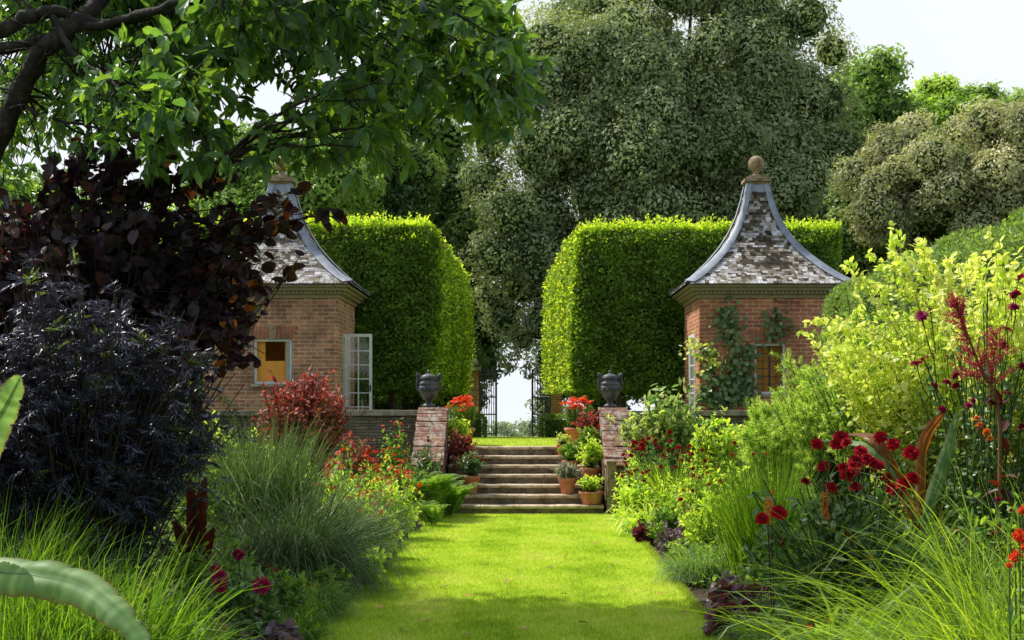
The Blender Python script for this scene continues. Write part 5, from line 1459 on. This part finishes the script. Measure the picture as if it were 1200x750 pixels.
tubes(mb, path([(-2.58, 4.9, .9), (-2.4, 4.8, 1.15), (-2.15, 4.75, 1.25)], 6)[None], .018, 6); tubes(mb, path([(-2.58, 4.9, .9), (-2.4, 4.85, 1.0), (-2.3, 4.85, 1.1)], 6)[None], .018, 6); mb.build('stem', M_STEM, ban)
ban = thing('banana_plant', 'bronze and green banana plant behind the crimson dahlias', 'plant', (gx(1080, 9.9), 9.9, 0))
b0 = (gx(1080, 9.9), 9.9, .8)
for i, (p2, p3, w_, mt, nv) in enumerate([(at(1110, 535, 10.4), at(1122, 484, 10.6), .13, M_BAN, (.5, -1, .2)), (at(1082, 525, 10.4), at(1106, 482, 10.6), .12, M_BANR, (.6, -1, .2)), (at(1030, 520, 9.7), at(985, 508, 10.3), .10, M_BANR, (0, -.8, .6)), (at(1030, 530, 9.7), at(960, 515, 10.3), .12, M_BAN, (0, -.5, 1))]):
    mb = MB(); paddle(mb, [b0, p2, p3], w_, nrmv=nv, k=18); mb.build('leaf', mt, ban)
mb = MB(); tubes(mb, path([(b0[0], b0[1], -.05), (b0[0], b0[1], .5), b0], 6)[None], np.linspace(.07, .03, 6)[None], 8); mb.build('stem', M_STEM, ban)
can = thing('canna', 'dark red leaved canna in front of the fountain grass at left', 'plant', (gx(232, 11), 11.0, 0))
for px, py, w_, q in ((222, 562, .13, 0), (240, 560, .12, 1), (205, 610, .12, 2), (250, 620, .11, 3), (190, 640, .12, 4)):
    mb = MB(); e_ = at(px, py, 10.9); paddle(mb, [(gx(230, 11), 11.0, .35), ((e_[0] + gx(228, 11)) / 2, 10.95, e_[2] * .75), e_], w_, nrmv=(.2 * (q - 2), -1, .2), k=14, tear=.02); mb.build('leaf', M_CANNA, can)
mb = MB(); tubes(mb, path([(gx(230, 11), 11.0, -.05), (gx(230, 11), 11.0, .5), (gx(230, 11), 11, .9)], 5)[None], .014, 6); mb.build('stem', M_TWIG, can)

# climber on the right pavilion
vi = thing('climbing_vine', 'dark leaved climber trained up the front of the right pavilion', 'climber', (gx(850, 27.9), 27.88, .97))
lines = [[(850, 520), (852, 460), (858, 400), (848, 360)], [(850, 500), (838, 440), (825, 410)], [(852, 480), (868, 440), (878, 405)], [(850, 470), (835, 470), (822, 455)], [(855, 450), (872, 460), (880, 440)], [(858, 400), (850, 380), (846, 366)], [(905, 402), (912, 385), (908, 362)], [(916, 392), (908, 380), (911, 366)]]
mb = MB(); L3 = []
for ln in lines:
    p_ = path([at(px, py, 27.93) for px, py in ln], 14); p_[:, 2] = np.maximum(p_[:, 2], 1.0); L3.append(p_)
L3 = np.array(L3); tubes(mb, L3, .013, 5); mb.build('stem', M_TWIG, vi)
mb = MB(); wts = [190, 120, 160, 100, 120, 60, 36, 34]
for l_, k in zip(L3, wts):
    p, tg = along(l_[None], U(.05, 1, (1, k))); p = p[0] + rng.normal(size=(k, 3)) * [.15, .05, .12]; p[:, 1] = np.minimum(p[:, 1], 27.97)
    D = rng.normal(size=(k, 3)) * .6 + [0, -.4, -.6]; leaves(mb, p, D, nrm(np.array([0, -1, .5]) + rng.normal(size=(k, 3)) * .35), U(.07, .13, k), U(.06, .11, k), T_ROUND)
mb.build('foliage', leafmat('vine leaf', hue=1.5, gain=1.9, cols=[(.03, .08, .03), (.05, .12, .04), (.09, .17, .06)], tr=.3, rough=.4), vi)
k = 120; p, tg = along(path([at(845, 425, 27.9), at(825, 415, 27.8), at(808, 400, 27.7)], 10)[None], U(0, 1, (1, k)))
mb = MB(); leaves(mb, p[0] + rng.normal(size=(k, 3)) * .12, rdir(k), rdir(k), U(.07, .11, k), .08, T_OVAL); mb.build('young_leaves', M_YELL, vi)

# ------------------------------------------------------------------ pots
def pot(x, y, z, r, h, lb, plant='bush', m=M_GRN, ph=.3, pr=.2, fl=None, low=False, group='terracotta pots on the steps', n=60, L=(.05, .08), W=(.025, .04)):
    t = thing('potted_plant', lb, 'potted plant', (x, y, z), group)
    mb = MB(); k = .62 if not low else .72
    lathe(mb, [(0, .002), (r * k, .002), (r * k + .005, .01), (r * .93, h * .78), (r * 1.02, h * .79), (r * 1.04, h * .98), (r * .99, h), (r * .92, h * .98), (r * .88, h * .86), (0, h * .86)], (x, y, z), 28); mb.build('pot', M_TERRA, t)
    mb = MB(); lathe(mb, [(r * .88, h * .87), (r * .5, h * .9), (0, h * .91)], (x, y, z), 20); mb.build('soil', M_SOIL, t)
    zb = z + h * .9
    if plant == 'lily':
        k = 60; a = U(0, 6.28, k); b = r * .75 * np.sqrt(U(0, 1, k))
        S_ = np.stack([x + b * np.cos(a), y + b * np.sin(a), np.full(k, zb)], 1); E_ = S_ + np.stack([b * np.cos(a) * .5, b * np.sin(a) * .5, U(ph * .75, ph, k)], 1)
        P_ = bez(S_, (S_ + E_) / 2, E_, 5); mb = MB(); tubes(mb, P_, .005, 4); mb.build('stem', M_STEM, t)
        mb = MB(); leafy(mb, P_, 34, .02, (.05, .08), (.009, .014), T_DIA, up=.3, droop=0); mb.build('foliage', M_GRN, t)
        for q in range(20):
            i = rng.integers(0, k); flower('lily', M_ORNG, (E_[i][0], E_[i][1], zb + ph + .10 - 2.2 * ((E_[i][0] - x) ** 2 + (E_[i][1] - y) ** 2) + U(-.07, .05)), .058, t, tilt=(U(-.5, .5), U(-.5, .5), U(0, 6)))
    else:
        P_ = shoots((x, y, zb + ph * .5), (pr, pr, ph * .55), zb, 0, n, r * .5, lump=.3, low=-.3, seed=U(0, 6))
        mb = MB(); leafy(mb, P_, 14, .25, L, W, T_OVAL, up=.1); mb.build('foliage', m, t)
        mb = MB(); tubes(mb, P_, .004, 4); mb.build('stem', M_STEM, t)
        if fl:
            fm, nf, r_ = fl
            for q in range(nf):
                i = rng.integers(0, len(P_)); flower('double', fm, P_[i, -1] + rng.normal(size=3) * .01, r_, t)
    return t


tz = lambda k: .14 * (k + 1) + .003
ty = lambda k: 21.8 + .33 * k + .18
pot(gx(540, 24.5), 24.5, .985, .24, .30, 'wide terracotta pot with orange red lilies left of the top step', 'lily', ph=.42)
pot(gx(678, 24.5), 24.5, .985, .24, .30, 'wide terracotta pot with orange red lilies right of the top step', 'lily', ph=.42)
pot(gx(552, ty(1)), ty(1), tz(1), .14, .29, 'terracotta pot of red fuchsia low on the left of the steps', m=M_ROSE, ph=.38, pr=.26, fl=(M_RED, 22, .028))
pot(gx(541, ty(3)), ty(3), tz(3), .15, .26, 'pot of pinkish foliage half way up the left of the steps', m=M_REDL, ph=.42, pr=.26, fl=(M_RED, 8, .025))
pot(gx(536, ty(5)), ty(5), tz(5), .15, .24, 'pot of loose green foliage near the top on the left of the steps', m=M_GRNL, ph=.42, pr=.26, fl=(M_RED, 6, .025))
pot(gx(693, ty(0)), ty(0), tz(0), .19, .20, 'low wide terracotta bowl on the bottom step at right', m=M_GRNL, ph=.26, pr=.2, low=True, L=(.03, .05), W=(.02, .03), n=90)
pot(gx(665, ty(1)), ty(1) + .02, tz(1), .145, .26, 'upright terracotta pot with silvery leaves low on the right of the steps', m=M_SILV if False else leafmat('silvery leaf', gain=1.1, cols=[(.13, .17, .12), (.25, .29, .22), (.33, .36, .3)], tr=.2), ph=.22, pr=.22, L=(.07, .12), W=(.025, .035))
pot(gx(692, ty(2)), ty(2), tz(2), .16, .26, 'pot of yellow green foliage behind the low bowl at right', m=M_GRNL, ph=.50, pr=.26)
pot(gx(668, ty(3)), ty(3), tz(3), .13, .22, 'pot of bluish leafy foliage half way up the right of the steps', m=M_GRN, ph=.30, pr=.2)
pot(gx(692, ty(4)), ty(4), tz(4), .15, .24, 'pot of green and red flowered foliage high on the right of the steps', m=M_GRN, ph=.42, pr=.24, fl=(M_RED, 8, .028))
pot(gx(659, ty(5)), ty(5), tz(5), .10, .18, 'small pot of golden foliage near the top on the right of the steps', m=M_YELL, ph=.2, pr=.13, L=(.03, .05), W=(.015, .02))
pot(gx(692, ty(6)), ty(6) + .12, tz(6), .17, .26, 'pot of coppery red begonias beside the right lilies', m=M_REDL, ph=.30, pr=.27, fl=(M_ORNG, 16, .03))

# ------------------------------------------------------------------ ground cover, fallen leaves
mb = MB(); n = 42000
sd = rng.integers(0, 2, n); x = np.where(sd == 0, U(-5.3, LX0 - .12, n), U(LX1 + .12, 4.7, n)); y = U(6.5, 23.3, n)
pat = np.sin(x * 2.1 + y) * np.sin(y * 2.7 - x) ; dd = np.minimum(abs(x - LX0), abs(x - LX1)); keep = (pat > -.35) & (dd + .12 * np.sin(y * 5) > .15)
x, y, pat, dd = x[keep], y[keep], pat[keep], dd[keep]; n = len(x)
z = U(.0, .12, n) + np.minimum(.32, dd * .5) * U(.2, 1, n)
leaves(mb, np.stack([x, y, z], 1), rdir(n) + [0, 0, .3], rdir(n) * .5 + [0, 0, 1], U(.04, .09, n), U(.02, .045, n), T_OVAL)
tag(mb.build('ground_cover', M_GRN), 'low mixed leaves covering the soil of both borders', 'ground cover', kind='stuff')
mfl = leafmat('fallen leaf', gain=1.0, cols=[(.22, .08, .03), (.35, .17, .06), (.4, .3, .12)], tr=.1)
for i, (px, py) in enumerate([(597, 684), (556, 702), (626, 719), (734, 694), (478, 743), (733, 716), (506, 730), (438, 690), (700, 640), (806, 722), (640, 668), (745, 631), (525, 690), (660, 655), (541, 748), (612, 741), (690, 735), (770, 700), (450, 715), (575, 665), (655, 700), (720, 668)]):
    Y = 1.7 * F / (py - CY); mb = MB(); a = U(0, 6.28)
    leaves(mb, [(0, 0, .028)], [(math.cos(a), math.sin(a), U(.05, .3))], [(U(-.3, .3), U(-.3, .3), 1)], U(.07, .11), U(.04, .06), T_OVAL)
    o = mb.build('fallen_leaf', mfl); o.location = (X(px, Y), Y, 0)
    tag(o, 'small brown fallen leaf lying on the lawn', 'leaf', 'fallen leaves on the lawn')

# ------------------------------------------------------------------ camera, sun, sky
cam = bpy.data.cameras.new('camera'); co = bpy.data.objects.new('camera', cam); col.objects.link(co)
co.location = (0, 0, H); co.rotation_euler = (math.radians(90), 0, 0)
cam.sensor_width = 36; cam.lens = F * 36 / 1200
cam.shift_x = -(CX - 600) / 1200; cam.shift_y = (CY - 375) / 1200
cam.clip_end = 6000; cam.clip_start = .05
cam.dof.use_dof = True; cam.dof.focus_distance = 21; cam.dof.aperture_fstop = 20
bpy.context.scene.camera = co

EL, AZ = math.radians(52), math.radians(-57)      # azimuth measured from +Y towards +X
tos = Vector((math.sin(AZ) * math.cos(EL), math.cos(AZ) * math.cos(EL), math.sin(EL)))
sl = bpy.data.lights.new('sun', 'SUN'); sl.energy = 5.0; sl.angle = math.radians(.55); sl.color = (1.0, .95, .86)
so = bpy.data.objects.new('sun', sl); col.objects.link(so); so.rotation_mode = 'QUATERNION'; so.rotation_quaternion = tos.to_track_quat('Z', 'Y')

w = bpy.data.worlds.new('World'); bpy.context.scene.world = w; w.use_nodes = True
nt = w.node_tree; nt.nodes.clear()
out = nt.nodes.new('ShaderNodeOutputWorld'); bg = nt.nodes.new('ShaderNodeBackground')
sky = nt.nodes.new('ShaderNodeTexSky'); sky.sky_type = 'NISHITA'; sky.sun_disc = False; sky.sun_elevation = EL; sky.sun_rotation = AZ
sky.air_density = 1.2; sky.dust_density = 2.5
tc = nt.nodes.new('ShaderNodeTexCoord'); sp = nt.nodes.new('ShaderNodeSeparateXYZ'); nt.links.new(tc.outputs['Generated'], sp.inputs[0])
c1 = vmath(nt, 'SCALE', sky.outputs[0], scale=.14)
# bright hazy cloud, thickest low down and ahead
nz = node(nt, 'ShaderNodeTexNoise', i_Scale=2.2, i_Detail=7.0, i_Roughness=.55); nt.links.new(tc.outputs['Generated'], nz.inputs['Vector'])
mr = node(nt, 'ShaderNodeMapRange'); mr.inputs[1].default_value = .95; mr.inputs[2].default_value = .25; nt.links.new(sp.outputs[2], mr.inputs[0])
f = fmath(nt, 'MULTIPLY_ADD', nz.outputs[0], .5); nt.nodes[-1].inputs[2].default_value = .42
f = fmath(nt, 'ADD', f, fmath(nt, 'MULTIPLY', mr.outputs[0], .5), clamp=True)
f = fmath(nt, 'MULTIPLY', f, fmath(nt, 'MULTIPLY_ADD', sp.outputs[1], .45)); nt.nodes[-2].inputs[2].default_value = .55 if False else 0
n_ = [q for q in nt.nodes if q.type == 'MATH' and q.operation == 'MULTIPLY_ADD'][-1]; n_.inputs[2].default_value = .72
hi = node(nt, 'ShaderNodeMapRange'); hi.inputs[1].default_value = .35; hi.inputs[2].default_value = .85; hi.inputs[3].default_value = 1.0; hi.inputs[4].default_value = .62; nt.links.new(sp.outputs[2], hi.inputs[0])
f = fmath(nt, 'MULTIPLY', f, hi.outputs[0])
cl = mixc(nt, nz.outputs[0], (.78, .85, .93), (.90, .91, .92))
c = mixc(nt, f, c1, cl)
nt.links.new(c, bg.inputs[0]); bg.inputs[1].default_value = 1.12; nt.links.new(bg.outputs[0], out.inputs[0])

sc = bpy.context.scene
sc.view_settings.view_transform = 'Standard'; sc.view_settings.look = 'None'; sc.view_settings.exposure = 0
sc.cycles.max_bounces = 8; sc.cycles.transparent_max_bounces = 8; sc.cycles.sample_clamp_indirect = 6
